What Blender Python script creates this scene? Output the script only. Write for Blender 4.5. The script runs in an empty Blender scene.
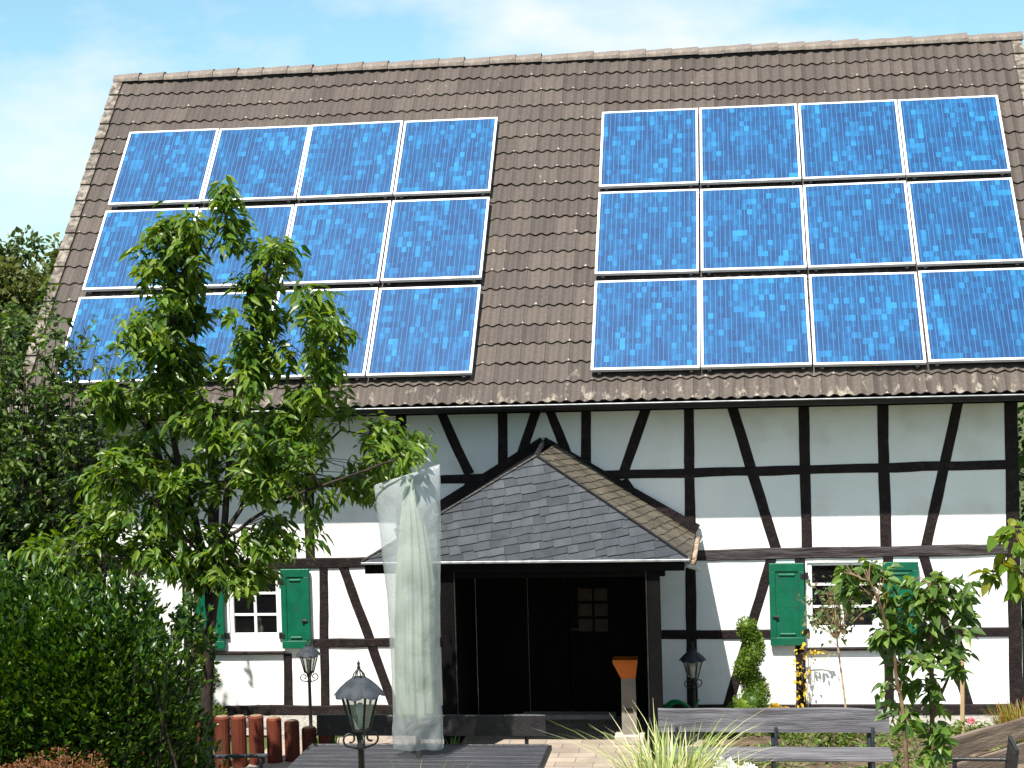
import bpy, bmesh, math, random
import numpy as np
from mathutils import Vector, Matrix, noise as mnoise

S = bpy.context.scene
C = S.collection
RAD = math.radians
PI = math.pi
rng = np.random.default_rng(7)
random.seed(7)

# ------------------------------------------------------------------ camera
cam = bpy.data.cameras.new('camera'); cam_o = bpy.data.objects.new('camera', cam); C.objects.link(cam_o)
cam.sensor_width = 36; cam.lens = 61.797; cam.clip_start = .1; cam.clip_end = 2000
R_ = Vector((0.99172, 0.12540, -0.02757)); U_ = Vector((0.02328, 0.03551, 0.99910)); B_ = Vector((0.12627, -0.99147, 0.03230))
cam_o.matrix_world = Matrix(((R_.x, U_.x, B_.x, 0.5954), (R_.y, U_.y, B_.y, -21.4395), (R_.z, U_.z, B_.z, 4.6840), (0, 0, 0, 1)))
S.camera = cam_o

# ------------------------------------------------------------------ sky and sun
SUN_EL, SUN_AZ = RAD(61.3), RAD(19.5)        # azimuth: degrees left of the facade's normal, behind the camera
W = bpy.data.worlds.new('World'); S.world = W; W.use_nodes = True
nt = W.node_tree; nt.nodes.clear()
out = nt.nodes.new('ShaderNodeOutputWorld'); bg = nt.nodes.new('ShaderNodeBackground'); bg.inputs['Strength'].default_value = .08
sky = nt.nodes.new('ShaderNodeTexSky'); sky.sky_type = 'NISHITA'; sky.sun_disc = False
sky.sun_elevation = SUN_EL; sky.sun_rotation = PI + SUN_AZ
sky.air_density = 1.0; sky.dust_density = .6; sky.ozone_density = 1.0; sky.altitude = 100
tc = nt.nodes.new('ShaderNodeTexCoord'); mp = nt.nodes.new('ShaderNodeMapping'); mp.inputs['Scale'].default_value = (3.6, 3.6, 7.5)
mp.inputs['Location'].default_value = (4.1, 2.2, 1.5)
n1 = nt.nodes.new('ShaderNodeTexNoise'); n1.inputs['Scale'].default_value = 1.6; n1.inputs['Detail'].default_value = 7; n1.inputs['Roughness'].default_value = .55
rp = nt.nodes.new('ShaderNodeValToRGB'); rp.color_ramp.elements[0].position = .40; rp.color_ramp.elements[1].position = .66
mx = nt.nodes.new('ShaderNodeMix'); mx.data_type = 'RGBA'
tint = nt.nodes.new('ShaderNodeMix'); tint.data_type = 'RGBA'; tint.blend_type = 'MULTIPLY'; tint.inputs[0].default_value = 1
tint.inputs[7].default_value = (.74, 1.09, 1.08, 1)
nt.links.new(tc.outputs['Generated'], mp.inputs[0]); nt.links.new(mp.outputs[0], n1.inputs['Vector'])
nt.links.new(n1.outputs['Fac'], rp.inputs[0])
nt.links.new(sky.outputs[0], tint.inputs[6])
veil = nt.nodes.new('ShaderNodeMapRange'); veil.inputs[3].default_value = .12; veil.inputs[4].default_value = 1.0
nt.links.new(rp.outputs[0], veil.inputs[0]); nt.links.new(veil.outputs[0], mx.inputs[0]); nt.links.new(tint.outputs[2], mx.inputs[6]); mx.inputs[7].default_value = (6.0, 6.4, 6.7, 1)
nt.links.new(mx.outputs[2], bg.inputs[0]); nt.links.new(bg.outputs[0], out.inputs[0])

sun = bpy.data.lights.new('sun', 'SUN'); sun_o = bpy.data.objects.new('sun', sun); C.objects.link(sun_o)
sun.energy = 5.0; sun.angle = RAD(.53); sun.color = (1, .955, .87)
to_sun = Vector((-math.sin(SUN_AZ) * math.cos(SUN_EL), -math.cos(SUN_AZ) * math.cos(SUN_EL), math.sin(SUN_EL)))
sun_o.rotation_euler = to_sun.to_track_quat('Z', 'Y').to_euler()
sun_o.location = (-5, -10, 20)

S.view_settings.view_transform = 'Standard'; S.view_settings.look = 'None'
S.view_settings.exposure = 1.0; S.view_settings.gamma = 1.0
S.cycles.max_bounces = 8; S.cycles.transparent_max_bounces = 16

# ------------------------------------------------------------------ materials
def new_mat(name):
    m = bpy.data.materials.new(name); m.use_nodes = True
    t = m.node_tree; b = t.nodes['Principled BSDF']
    return m, t, b
def noise_mat(name, c1, c2, scale=5, rough=.8, bump=0, bscale=None, detail=5, spec=.3, metal=0, stretch=(1, 1, 1), lo=.35, hi=.65, coat=0, c3=None, s3=2, lo3=.55, hi3=.7):
    m, t, b = new_mat(name); N = t.nodes; L = t.links
    tcn = N.new('ShaderNodeTexCoord'); mpn = N.new('ShaderNodeMapping'); mpn.inputs['Scale'].default_value = stretch
    L.new(tcn.outputs['Object'], mpn.inputs[0])
    nz = N.new('ShaderNodeTexNoise'); nz.inputs['Scale'].default_value = scale; nz.inputs['Detail'].default_value = detail
    L.new(mpn.outputs[0], nz.inputs['Vector'])
    r = N.new('ShaderNodeValToRGB'); r.color_ramp.elements[0].position = lo; r.color_ramp.elements[1].position = hi
    r.color_ramp.elements[0].color = (*c1, 1); r.color_ramp.elements[1].color = (*c2, 1)
    L.new(nz.outputs['Fac'], r.inputs[0]); col = r.outputs[0]
    if c3:
        n3 = N.new('ShaderNodeTexNoise'); n3.inputs['Scale'].default_value = s3; n3.inputs['Detail'].default_value = 8
        L.new(mpn.outputs[0], n3.inputs['Vector'])
        r3 = N.new('ShaderNodeValToRGB'); r3.color_ramp.elements[0].position = lo3; r3.color_ramp.elements[1].position = hi3
        L.new(n3.outputs['Fac'], r3.inputs[0])
        mm = N.new('ShaderNodeMix'); mm.data_type = 'RGBA'; mm.inputs[7].default_value = (*c3, 1)
        L.new(r3.outputs[0], mm.inputs[0]); L.new(col, mm.inputs[6]); col = mm.outputs[2]
    L.new(col, b.inputs['Base Color'])
    b.inputs['Roughness'].default_value = rough; b.inputs['Specular IOR Level'].default_value = spec; b.inputs['Metallic'].default_value = metal
    if coat: b.inputs['Coat Weight'].default_value = coat
    if bump:
        nb = N.new('ShaderNodeTexNoise'); nb.inputs['Scale'].default_value = bscale or scale * 4; nb.inputs['Detail'].default_value = 6
        L.new(mpn.outputs[0], nb.inputs['Vector'])
        bp = N.new('ShaderNodeBump'); bp.inputs['Strength'].default_value = bump; bp.inputs['Distance'].default_value = .02
        L.new(nb.outputs['Fac'], bp.inputs['Height']); L.new(bp.outputs[0], b.inputs['Normal'])
    return m
def leaf_mat(name, cols, rough=.4, trans=.35, spec=.4):
    """leaves: hue varies from leaf to leaf; a share of the light passes through the blade"""
    m, t, b = new_mat(name); N = t.nodes; L = t.links
    g = N.new('ShaderNodeNewGeometry'); r = N.new('ShaderNodeValToRGB'); cr = r.color_ramp
    k = len(cols)
    cr.elements[0].position = 0; cr.elements[0].color = (*cols[0], 1)
    cr.elements[1].position = 1; cr.elements[1].color = (*cols[-1], 1)
    for i in range(1, k - 1):
        e = cr.elements.new(i / (k - 1)); e.color = (*cols[i], 1)
    L.new(g.outputs['Random Per Island'], r.inputs[0]); L.new(r.outputs[0], b.inputs['Base Color'])
    b.inputs['Roughness'].default_value = rough; b.inputs['Specular IOR Level'].default_value = spec
    if trans:
        tr = N.new('ShaderNodeBsdfTranslucent'); hs = N.new('ShaderNodeHueSaturation')
        hs.inputs['Saturation'].default_value = 1.15; hs.inputs['Value'].default_value = 1.5; hs.inputs['Hue'].default_value = .485
        L.new(r.outputs[0], hs.inputs['Color']); L.new(hs.outputs[0], tr.inputs[0])
        ms = N.new('ShaderNodeMixShader'); ms.inputs[0].default_value = trans
        L.new(b.outputs[0], ms.inputs[1]); L.new(tr.outputs[0], ms.inputs[2])
        L.new(ms.outputs[0], t.nodes['Material Output'].inputs[0])
    return m

M = {}
M['plaster'] = noise_mat('plaster', (.78, .78, .77), (.84, .84, .83), 1.2, .9, .25, 30, c3=(.60, .58, .52), s3=1.6, lo3=.52, hi3=.82)
M['timber'] = noise_mat('timber', (.006, .0035, .0035), (.016, .0095, .0095), 6, .75, .6, 30, stretch=(1, 1, 1), spec=.25, c3=(.027, .019, .018), s3=13, lo3=.54, hi3=.72)
M['timber_gray'] = noise_mat('timber_gray', (.025, .018, .019), (.085, .074, .076), 9, .8, .7, 30, stretch=(.25, 1, 3), spec=.2)
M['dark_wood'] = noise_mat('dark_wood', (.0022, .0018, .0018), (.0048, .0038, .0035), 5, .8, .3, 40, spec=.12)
M['black_wood'] = noise_mat('black_wood', (.010, .009, .010), (.020, .018, .019), 8, .45, .3, 40, spec=.35)
M['inside'] = noise_mat('inside', (.02, .018, .016), (.03, .026, .024), 3, .9)
M['white_paint'] = noise_mat('white_paint', (.78, .78, .79), (.82, .82, .83), 4, .5)
M['green_paint'] = noise_mat('green_paint', (.000, .090, .045), (.002, .118, .060), 7, .42, .15, 40, spec=.4, c3=(.012, .085, .055), s3=9, lo3=.5, hi3=.75)
M['iron'] = noise_mat('iron', (.008, .008, .009), (.018, .018, .02), 20, .45, .2, 60, spec=.5)
M['zinc'] = noise_mat('zinc', (.25, .26, .27), (.40, .41, .42), 14, .45, 0, metal=.6)
M['zinc_gray'] = noise_mat('zinc_gray', (.020, .024, .030), (.040, .046, .057), 12, .65, .15, 40, spec=.2)
M['rust'] = noise_mat('rust', (.11, .045, .018), (.40, .33, .25), 7, .7, .3, 40)
M['gutter_dark'] = noise_mat('gutter_dark', (.008, .007, .007), (.014, .013, .013), 8, .6)
M['aluminium'] = noise_mat('aluminium', (.66, .66, .70), (.74, .74, .78), 10, .42, 0, metal=.15, spec=.5)
M['rail_metal'] = noise_mat('rail_metal', (.04, .04, .045), (.08, .08, .085), 9, .5, metal=.3)
M['bark'] = noise_mat('bark', (.016, .011, .009), (.045, .031, .025), 14, .9, .8, 40, stretch=(1, 1, .3))
M['twig'] = noise_mat('twig', (.10, .055, .030), (.20, .13, .075), 14, .8)
M['stake'] = noise_mat('stake', (.40, .27, .15), (.52, .38, .23), 9, .8, .3, stretch=(1, 1, .2))
M['palisade'] = noise_mat('palisade', (.065, .012, .006), (.15, .030, .013), 5, .8, .4, 30, stretch=(1, 1, .25), c3=(.09, .035, .02), s3=9)
M['log_top'] = noise_mat('log_top', (.16, .10, .06), (.27, .18, .11), 20, .9)
M['gray_wood'] = noise_mat('gray_wood', (.065, .063, .072), (.155, .15, .165), 5, .75, .5, 25, stretch=(.35, 4, 4), c3=(.06, .055, .06), s3=4, lo3=.55, hi3=.75)
M['table_wood'] = noise_mat('table_wood', (.018, .018, .022), (.045, .045, .053), 6, .55, .5, 25, stretch=(.35, 4, 4), spec=.4)
M['brown_wood'] = noise_mat('brown_wood', (.09, .065, .048), (.20, .15, .115), 5, .75, .5, 25, stretch=(.35, 4, 4))
M['stone'] = noise_mat('stone', (.33, .29, .26), (.46, .41, .37), 9, .9, .4, 40)
M['orange'] = noise_mat('orange', (.50, .10, .008), (.62, .15, .015), 6, .45)
M['cream'] = noise_mat('cream', (.20, .18, .155), (.27, .245, .21), 6, .6)
M['hose'] = noise_mat('hose', (.0, .16, .05), (.01, .24, .08), 6, .35)
M['canvas'] = noise_mat('canvas', (.19, .25, .165), (.32, .375, .26), 14, .9, .6, 60, stretch=(1, 1, .15))
M['mullion'] = noise_mat('mullion', (.02, .02, .02), (.04, .04, .04), 9, .5, metal=.3)
M['paper'] = noise_mat('paper', (.014, .009, .006), (.04, .024, .015), 12, .6)
M['vase'] = noise_mat('vase', (.5, .5, .45), (.6, .6, .52), 4, .4)

def film_mat():
    m, t, b = new_mat('plastic_film'); N = t.nodes; L = t.links
    b.inputs['Base Color'].default_value = (.60, .64, .66, 1); b.inputs['Roughness'].default_value = .25; b.inputs['Specular IOR Level'].default_value = .5
    tr = N.new('ShaderNodeBsdfTransparent'); tr.inputs[0].default_value = (.96, .97, .98, 1)
    tl = N.new('ShaderNodeBsdfTranslucent'); tl.inputs[0].default_value = (.66, .70, .72, 1)
    m1 = N.new('ShaderNodeMixShader'); m1.inputs[0].default_value = .45
    L.new(b.outputs[0], m1.inputs[1]); L.new(tl.outputs[0], m1.inputs[2])
    m2 = N.new('ShaderNodeMixShader'); m2.inputs[0].default_value = .52
    L.new(m1.outputs[0], m2.inputs[1]); L.new(tr.outputs[0], m2.inputs[2])
    tcn = N.new('ShaderNodeTexCoord'); nb = N.new('ShaderNodeTexNoise'); nb.inputs['Scale'].default_value = 3.2; nb.inputs['Detail'].default_value = 4; nb.inputs['Distortion'].default_value = 1.2
    L.new(tcn.outputs['Object'], nb.inputs['Vector'])
    bp = N.new('ShaderNodeBump'); bp.inputs['Strength'].default_value = .40; bp.inputs['Distance'].default_value = .05
    L.new(nb.outputs['Fac'], bp.inputs['Height']); L.new(bp.outputs[0], b.inputs['Normal'])
    L.new(m2.outputs[0], t.nodes['Material Output'].inputs[0])
    return m
M['film'] = film_mat()
def glass_mat(name, tint_, refl=.5):
    m, t, b = new_mat(name); N = t.nodes; L = t.links
    b.inputs['Base Color'].default_value = (*tint_, 1); b.inputs['Roughness'].default_value = .04; b.inputs['Specular IOR Level'].default_value = refl
    tr = N.new('ShaderNodeBsdfTransparent'); ms = N.new('ShaderNodeMixShader'); ms.inputs[0].default_value = .6
    L.new(b.outputs[0], ms.inputs[1]); L.new(tr.outputs[0], ms.inputs[2]); L.new(ms.outputs[0], t.nodes['Material Output'].inputs[0])
    return m
M['glass'] = glass_mat('glass', (.01, .01, .012))
M['lamp_glass'] = glass_mat('lamp_glass', (.42, .45, .36))

def tile_mat():
    m, t, b = new_mat('roof_tiles'); N = t.nodes; L = t.links
    uv = N.new('ShaderNodeUVMap'); fl = N.new('ShaderNodeVectorMath'); fl.operation = 'FLOOR'
    wn = N.new('ShaderNodeTexWhiteNoise'); wn.noise_dimensions = '2D'
    L.new(uv.outputs[0], fl.inputs[0]); L.new(fl.outputs[0], wn.inputs['Vector'])
    r = N.new('ShaderNodeValToRGB'); cr = r.color_ramp
    cr.elements[0].color = (.044, .033, .027, 1); cr.elements[1].color = (.072, .055, .045, 1)
    e = cr.elements.new(.5); e.color = (.058, .044, .036, 1)
    L.new(wn.outputs['Value'], r.inputs[0])
    tcn = N.new('ShaderNodeTexCoord')
    # fine grain
    n1 = N.new('ShaderNodeTexNoise'); n1.inputs['Scale'].default_value = 22; n1.inputs['Detail'].default_value = 6; L.new(tcn.outputs['Object'], n1.inputs['Vector'])
    mul = N.new('ShaderNodeMix'); mul.data_type = 'RGBA'; mul.blend_type = 'OVERLAY'; mul.inputs[0].default_value = .55
    L.new(r.outputs[0], mul.inputs[6]); L.new(n1.outputs['Color'], mul.inputs[7])
    bw = N.new('ShaderNodeRGBToBW'); L.new(n1.outputs['Color'], bw.inputs[0]); L.new(bw.outputs[0], mul.inputs[7])
    # side joints between neighbouring tiles
    sx = N.new('ShaderNodeSeparateXYZ'); L.new(uv.outputs[0], sx.inputs[0])
    fr = N.new('ShaderNodeMath'); fr.operation = 'FRACT'; L.new(sx.outputs[0], fr.inputs[0])
    lt = N.new('ShaderNodeMath'); lt.operation = 'LESS_THAN'; lt.inputs[1].default_value = .045; L.new(fr.outputs[0], lt.inputs[0])
    jm = N.new('ShaderNodeMix'); jm.data_type = 'RGBA'; jm.inputs[7].default_value = (.022, .018, .016, 1)
    L.new(lt.outputs[0], jm.inputs[0]); L.new(mul.outputs[2], jm.inputs[6])
    # lichen: pale crusts, thicker along the eaves row
    n2 = N.new('ShaderNodeTexNoise'); n2.inputs['Scale'].default_value = 5.5; n2.inputs['Detail'].default_value = 9; n2.inputs['Roughness'].default_value = .7
    mpn = N.new('ShaderNodeMapping'); mpn.inputs['Scale'].default_value = (1.6, .7, .7); L.new(tcn.outputs['Object'], mpn.inputs[0]); L.new(mpn.outputs[0], n2.inputs['Vector'])
    th = N.new('ShaderNodeMapRange'); th.inputs[1].default_value = 0; th.inputs[2].default_value = 2.2; th.inputs[3].default_value = .125; th.inputs[4].default_value = 0
    L.new(sx.outputs[1], th.inputs[0])
    ad = N.new('ShaderNodeMath'); L.new(n2.outputs['Fac'], ad.inputs[0]); L.new(th.outputs[0], ad.inputs[1])
    r2 = N.new('ShaderNodeValToRGB'); r2.color_ramp.elements[0].position = .65; r2.color_ramp.elements[1].position = .74
    L.new(ad.outputs[0], r2.inputs[0])
    lm = N.new('ShaderNodeMix'); lm.data_type = 'RGBA'; lm.inputs[7].default_value = (.22, .19, .15, 1)
    L.new(r2.outputs[0], lm.inputs[0]); L.new(jm.outputs[2], lm.inputs[6])
    # pale spots on some tile noses
    def mt(op, a, v):
        n = N.new('ShaderNodeMath'); n.operation = op; L.new(a, n.inputs[0])
        if isinstance(v, (int, float)): n.inputs[1].default_value = v
        else: L.new(v, n.inputs[1])
        return n.outputs[0]
    u2 = mt('MULTIPLY', sx.outputs[0], 2.0); u2 = mt('ADD', u2, .5); cbn = N.new('ShaderNodeCombineXYZ'); L.new(mt('FLOOR', u2, 0), cbn.inputs[0]); L.new(mt('FLOOR', sx.outputs[1], 0), cbn.inputs[1])
    w2 = N.new('ShaderNodeTexWhiteNoise'); w2.noise_dimensions = '2D'; L.new(cbn.outputs[0], w2.inputs['Vector'])
    du = mt('ABSOLUTE', mt('SUBTRACT', mt('FRACT', u2, 0), .5), 0); dv = mt('MULTIPLY', mt('FRACT', sx.outputs[1], 0), 1.2)
    dd = mt('ADD', mt('ADD', du, dv), mt('MULTIPLY', n1.outputs['Fac'], .25))
    spot = mt('MULTIPLY', mt('MULTIPLY', mt('GREATER_THAN', w2.outputs['Value'], .72), mt('LESS_THAN', dd, mt('MULTIPLY', w2.outputs['Value'], .30))), .75)
    sp = N.new('ShaderNodeMix'); sp.data_type = 'RGBA'; sp.inputs[7].default_value = (.38, .34, .29, 1); L.new(spot, sp.inputs[0]); L.new(lm.outputs[2], sp.inputs[6])
    L.new(sp.outputs[2], b.inputs['Base Color']); b.inputs['Roughness'].default_value = .62; b.inputs['Specular IOR Level'].default_value = .35
    bp = N.new('ShaderNodeBump'); bp.inputs['Strength'].default_value = .35; bp.inputs['Distance'].default_value = .01
    L.new(n1.outputs['Fac'], bp.inputs['Height']); L.new(bp.outputs[0], b.inputs['Normal'])
    return m
M['tiles'] = tile_mat()
M['lichen_tile'] = noise_mat('lichen_tile', (.09, .075, .06), (.23, .20, .17), 9, .85, .5, 40, lo=.4, hi=.62, c3=(.075, .06, .05), s3=14, lo3=.52, hi3=.6)
M['ridge'] = noise_mat('ridge', (.10, .082, .072), (.17, .14, .122), 6, .8, .5, 40, c3=(.24, .20, .165), s3=9, lo3=.56, hi3=.68)

def slate_mat(name, cols):
    m, t, b = new_mat(name); N = t.nodes; L = t.links
    g = N.new('ShaderNodeNewGeometry'); r = N.new('ShaderNodeValToRGB'); cr = r.color_ramp
    cr.elements[0].color = (*cols[0], 1); cr.elements[1].color = (*cols[2], 1); e = cr.elements.new(.5); e.color = (*cols[1], 1)
    L.new(g.outputs['Random Per Island'], r.inputs[0])
    tcn = N.new('ShaderNodeTexCoord'); nz = N.new('ShaderNodeTexNoise'); nz.inputs['Scale'].default_value = 7; nz.inputs['Detail'].default_value = 8
    L.new(tcn.outputs['Object'], nz.inputs['Vector'])
    mm = N.new('ShaderNodeMix'); mm.data_type = 'RGBA'; mm.blend_type = 'OVERLAY'; mm.inputs[0].default_value = .6
    L.new(r.outputs[0], mm.inputs[6]); L.new(nz.outputs['Fac'], mm.inputs[7]); L.new(mm.outputs[2], b.inputs['Base Color'])
    b.inputs['Roughness'].default_value = .5; b.inputs['Specular IOR Level'].default_value = .4
    bp = N.new('ShaderNodeBump'); bp.inputs['Strength'].default_value = .4; bp.inputs['Distance'].default_value = .01
    L.new(nz.outputs['Fac'], bp.inputs['Height']); L.new(bp.outputs[0], b.inputs['Normal'])
    return m
M['slate'] = slate_mat('slate', [(.026, .031, .040), (.036, .043, .054), (.058, .063, .074)])
M['slate_brown'] = slate_mat('slate_brown', [(.055, .046, .034), (.085, .071, .051), (.12, .10, .073)])  # browner, paler slate for the porch's right slope

def cell_mat():
    """polycrystalline cells: 10 by 12 cells each with its own blue, two thin silver bus bars per cell"""
    m, t, b = new_mat('solar_cells'); N = t.nodes; L = t.links
    def math_(op, a, bb=None):
        n = N.new('ShaderNodeMath'); n.operation = op
        for i, v in enumerate((a, bb)):
            if v is None: continue
            if isinstance(v, (int, float)): n.inputs[i].default_value = v
            else: L.new(v, n.inputs[i])
        return n.outputs[0]
    uv = N.new('ShaderNodeUVMap'); sx = N.new('ShaderNodeSeparateXYZ'); L.new(uv.outputs[0], sx.inputs[0])
    cu = math_('MULTIPLY', sx.outputs[0], 20.0); cv = math_('MULTIPLY', sx.outputs[1], 15.0)
    iu = math_('FLOOR', cu); iv = math_('FLOOR', cv); fu = math_('FRACT', cu); fv = math_('FRACT', cv)
    oi = N.new('ShaderNodeObjectInfo'); rz = math_('MULTIPLY', oi.outputs['Random'], 97.0)
    cb = N.new('ShaderNodeCombineXYZ'); L.new(iu, cb.inputs[0]); L.new(iv, cb.inputs[1]); L.new(rz, cb.inputs[2])
    wn = N.new('ShaderNodeTexWhiteNoise'); L.new(cb.outputs[0], wn.inputs['Vector'])
    # batches of similar cells run down the strings (columns)
    c2 = N.new('ShaderNodeCombineXYZ'); L.new(iu, c2.inputs[0]); L.new(math_('MULTIPLY', iv, .40), c2.inputs[1]); L.new(rz, c2.inputs[2])
    n2 = N.new('ShaderNodeTexNoise'); n2.inputs['Scale'].default_value = .55; n2.inputs['Detail'].default_value = 2; L.new(c2.outputs[0], n2.inputs['Vector'])
    # crystal grain inside a cell
    n3 = N.new('ShaderNodeTexVoronoi'); n3.inputs['Scale'].default_value = 60; L.new(uv.outputs[0], n3.inputs['Vector'])
    g3 = N.new('ShaderNodeSeparateXYZ'); L.new(n3.outputs['Color'], g3.inputs[0])
    fac = math_('ADD', math_('MULTIPLY', math_('POWER', wn.outputs['Value'], 3.0), .55), math_('ADD', math_('MULTIPLY', math_('SUBTRACT', n2.outputs['Fac'], .42), 1.7), math_('MULTIPLY', g3.outputs[0], .14)))
    r = N.new('ShaderNodeValToRGB'); cr = r.color_ramp
    cr.elements[0].position = .05; cr.elements[0].color = (.003, .038, .118, 1)
    cr.elements[1].position = 1.0; cr.elements[1].color = (.010, .175, .37, 1)
    e = cr.elements.new(.45); e.color = (.003, .066, .180, 1)
    L.new(fac, r.inputs[0])
    # bus bars
    bu = fu
    bar = math_('LESS_THAN', math_('ABSOLUTE', math_('SUBTRACT', bu, .5)), .062)
    gapu = math_('LESS_THAN', fu, .03); gapv = math_('LESS_THAN', fv, .022)
    mk = N.new('ShaderNodeMix'); mk.data_type = 'RGBA'; mk.inputs[7].default_value = (.04, .115, .27, 1)
    L.new(math_('MAXIMUM', bar, math_('MULTIPLY', gapu, .0)), mk.inputs[0]); L.new(r.outputs[0], mk.inputs[6])
    mk2 = N.new('ShaderNodeMix'); mk2.data_type = 'RGBA'; mk2.inputs[7].default_value = (.02, .07, .19, 1)
    L.new(math_('MULTIPLY', gapv, .7), mk2.inputs[0]); L.new(mk.outputs[2], mk2.inputs[6])
    L.new(mk2.outputs[2], b.inputs['Base Color'])
    b.inputs['Roughness'].default_value = .48; b.inputs['Specular IOR Level'].default_value = .13
    b.inputs['Coat Weight'].default_value = .30; b.inputs['Coat Roughness'].default_value = .08; b.inputs['Coat IOR'].default_value = 1.35
    return m
M['cells'] = cell_mat()

M['cherry_leaf'] = leaf_mat('cherry_leaf', [(.035, .085, .010), (.070, .140, .014), (.11, .185, .018), (.18, .25, .030)], .38, .42)
M['bush_leaf'] = leaf_mat('bush_leaf', [(.008, .026, .004), (.018, .054, .006), (.040, .095, .008), (.10, .17, .018)], .34, .25, .38)
M['shrub_leaf'] = leaf_mat('shrub_leaf', [(.016, .045, .008), (.034, .080, .010), (.065, .12, .014), (.12, .17, .03)], .45, .35)
M['sapling_leaf'] = leaf_mat('sapling_leaf', [(.045, .09, .02), (.075, .14, .025), (.11, .19, .03), (.16, .24, .05)], .4, .4)
M['vine_leaf'] = leaf_mat('vine_leaf', [(.06, .13, .012), (.11, .19, .015), (.17, .22, .02), (.24, .24, .03)], .4, .45)
M['topiary_leaf'] = leaf_mat('topiary_leaf', [(.04, .09, .008), (.07, .13, .010), (.11, .18, .012), (.14, .21, .02)], .5, .25)
M['dark_leaf'] = leaf_mat('dark_leaf', [(.014, .036, .008), (.026, .056, .011), (.04, .075, .014)], .5, .2)
M['hill_leaf'] = leaf_mat('hill_leaf', [(.024, .048, .011), (.040, .072, .015), (.062, .094, .019), (.090, .115, .026)], .6, .3)
M['hill_leaf_pale'] = leaf_mat('hill_leaf_pale', [(.045, .07, .015), (.075, .10, .02), (.11, .125, .03), (.13, .12, .035)], .6, .3)
M['grass_pale'] = leaf_mat('grass_pale', [(.16, .24, .05), (.30, .36, .11), (.48, .50, .24), (.60, .60, .36)], .45, .35)
M['grass_green'] = leaf_mat('grass_green', [(.06, .13, .02), (.12, .20, .03), (.20, .26, .06)], .5, .35)
M['grass_red'] = leaf_mat('grass_red', [(.10, .16, .02), (.20, .22, .03), (.34, .20, .03), (.30, .05, .03)], .5, .35)
M['cover_leaf'] = leaf_mat('cover_leaf', [(.05, .10, .015), (.09, .15, .02), (.16, .20, .04)], .5, .3)
M['yellow_leaf'] = leaf_mat('yellow_leaf', [(.25, .22, .02), (.55, .38, .02), (.70, .48, .04)], .5, .35)
M['rose_leaf'] = leaf_mat('rose_leaf', [(.05, .09, .03), (.08, .13, .04), (.13, .17, .06), (.18, .09, .05)], .4, .35)
M['sedum_leaf'] = leaf_mat('sedum_leaf', [(.09, .026, .009), (.15, .042, .012), (.18, .07, .018), (.09, .08, .02)], .6, .3)
M['petal_white'] = leaf_mat('petal_white', [(.72, .74, .70), (.80, .80, .78)], .5, .2)
M['petal_pink'] = leaf_mat('petal_pink', [(.70, .16, .24), (.78, .30, .36)], .5, .3)

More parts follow.
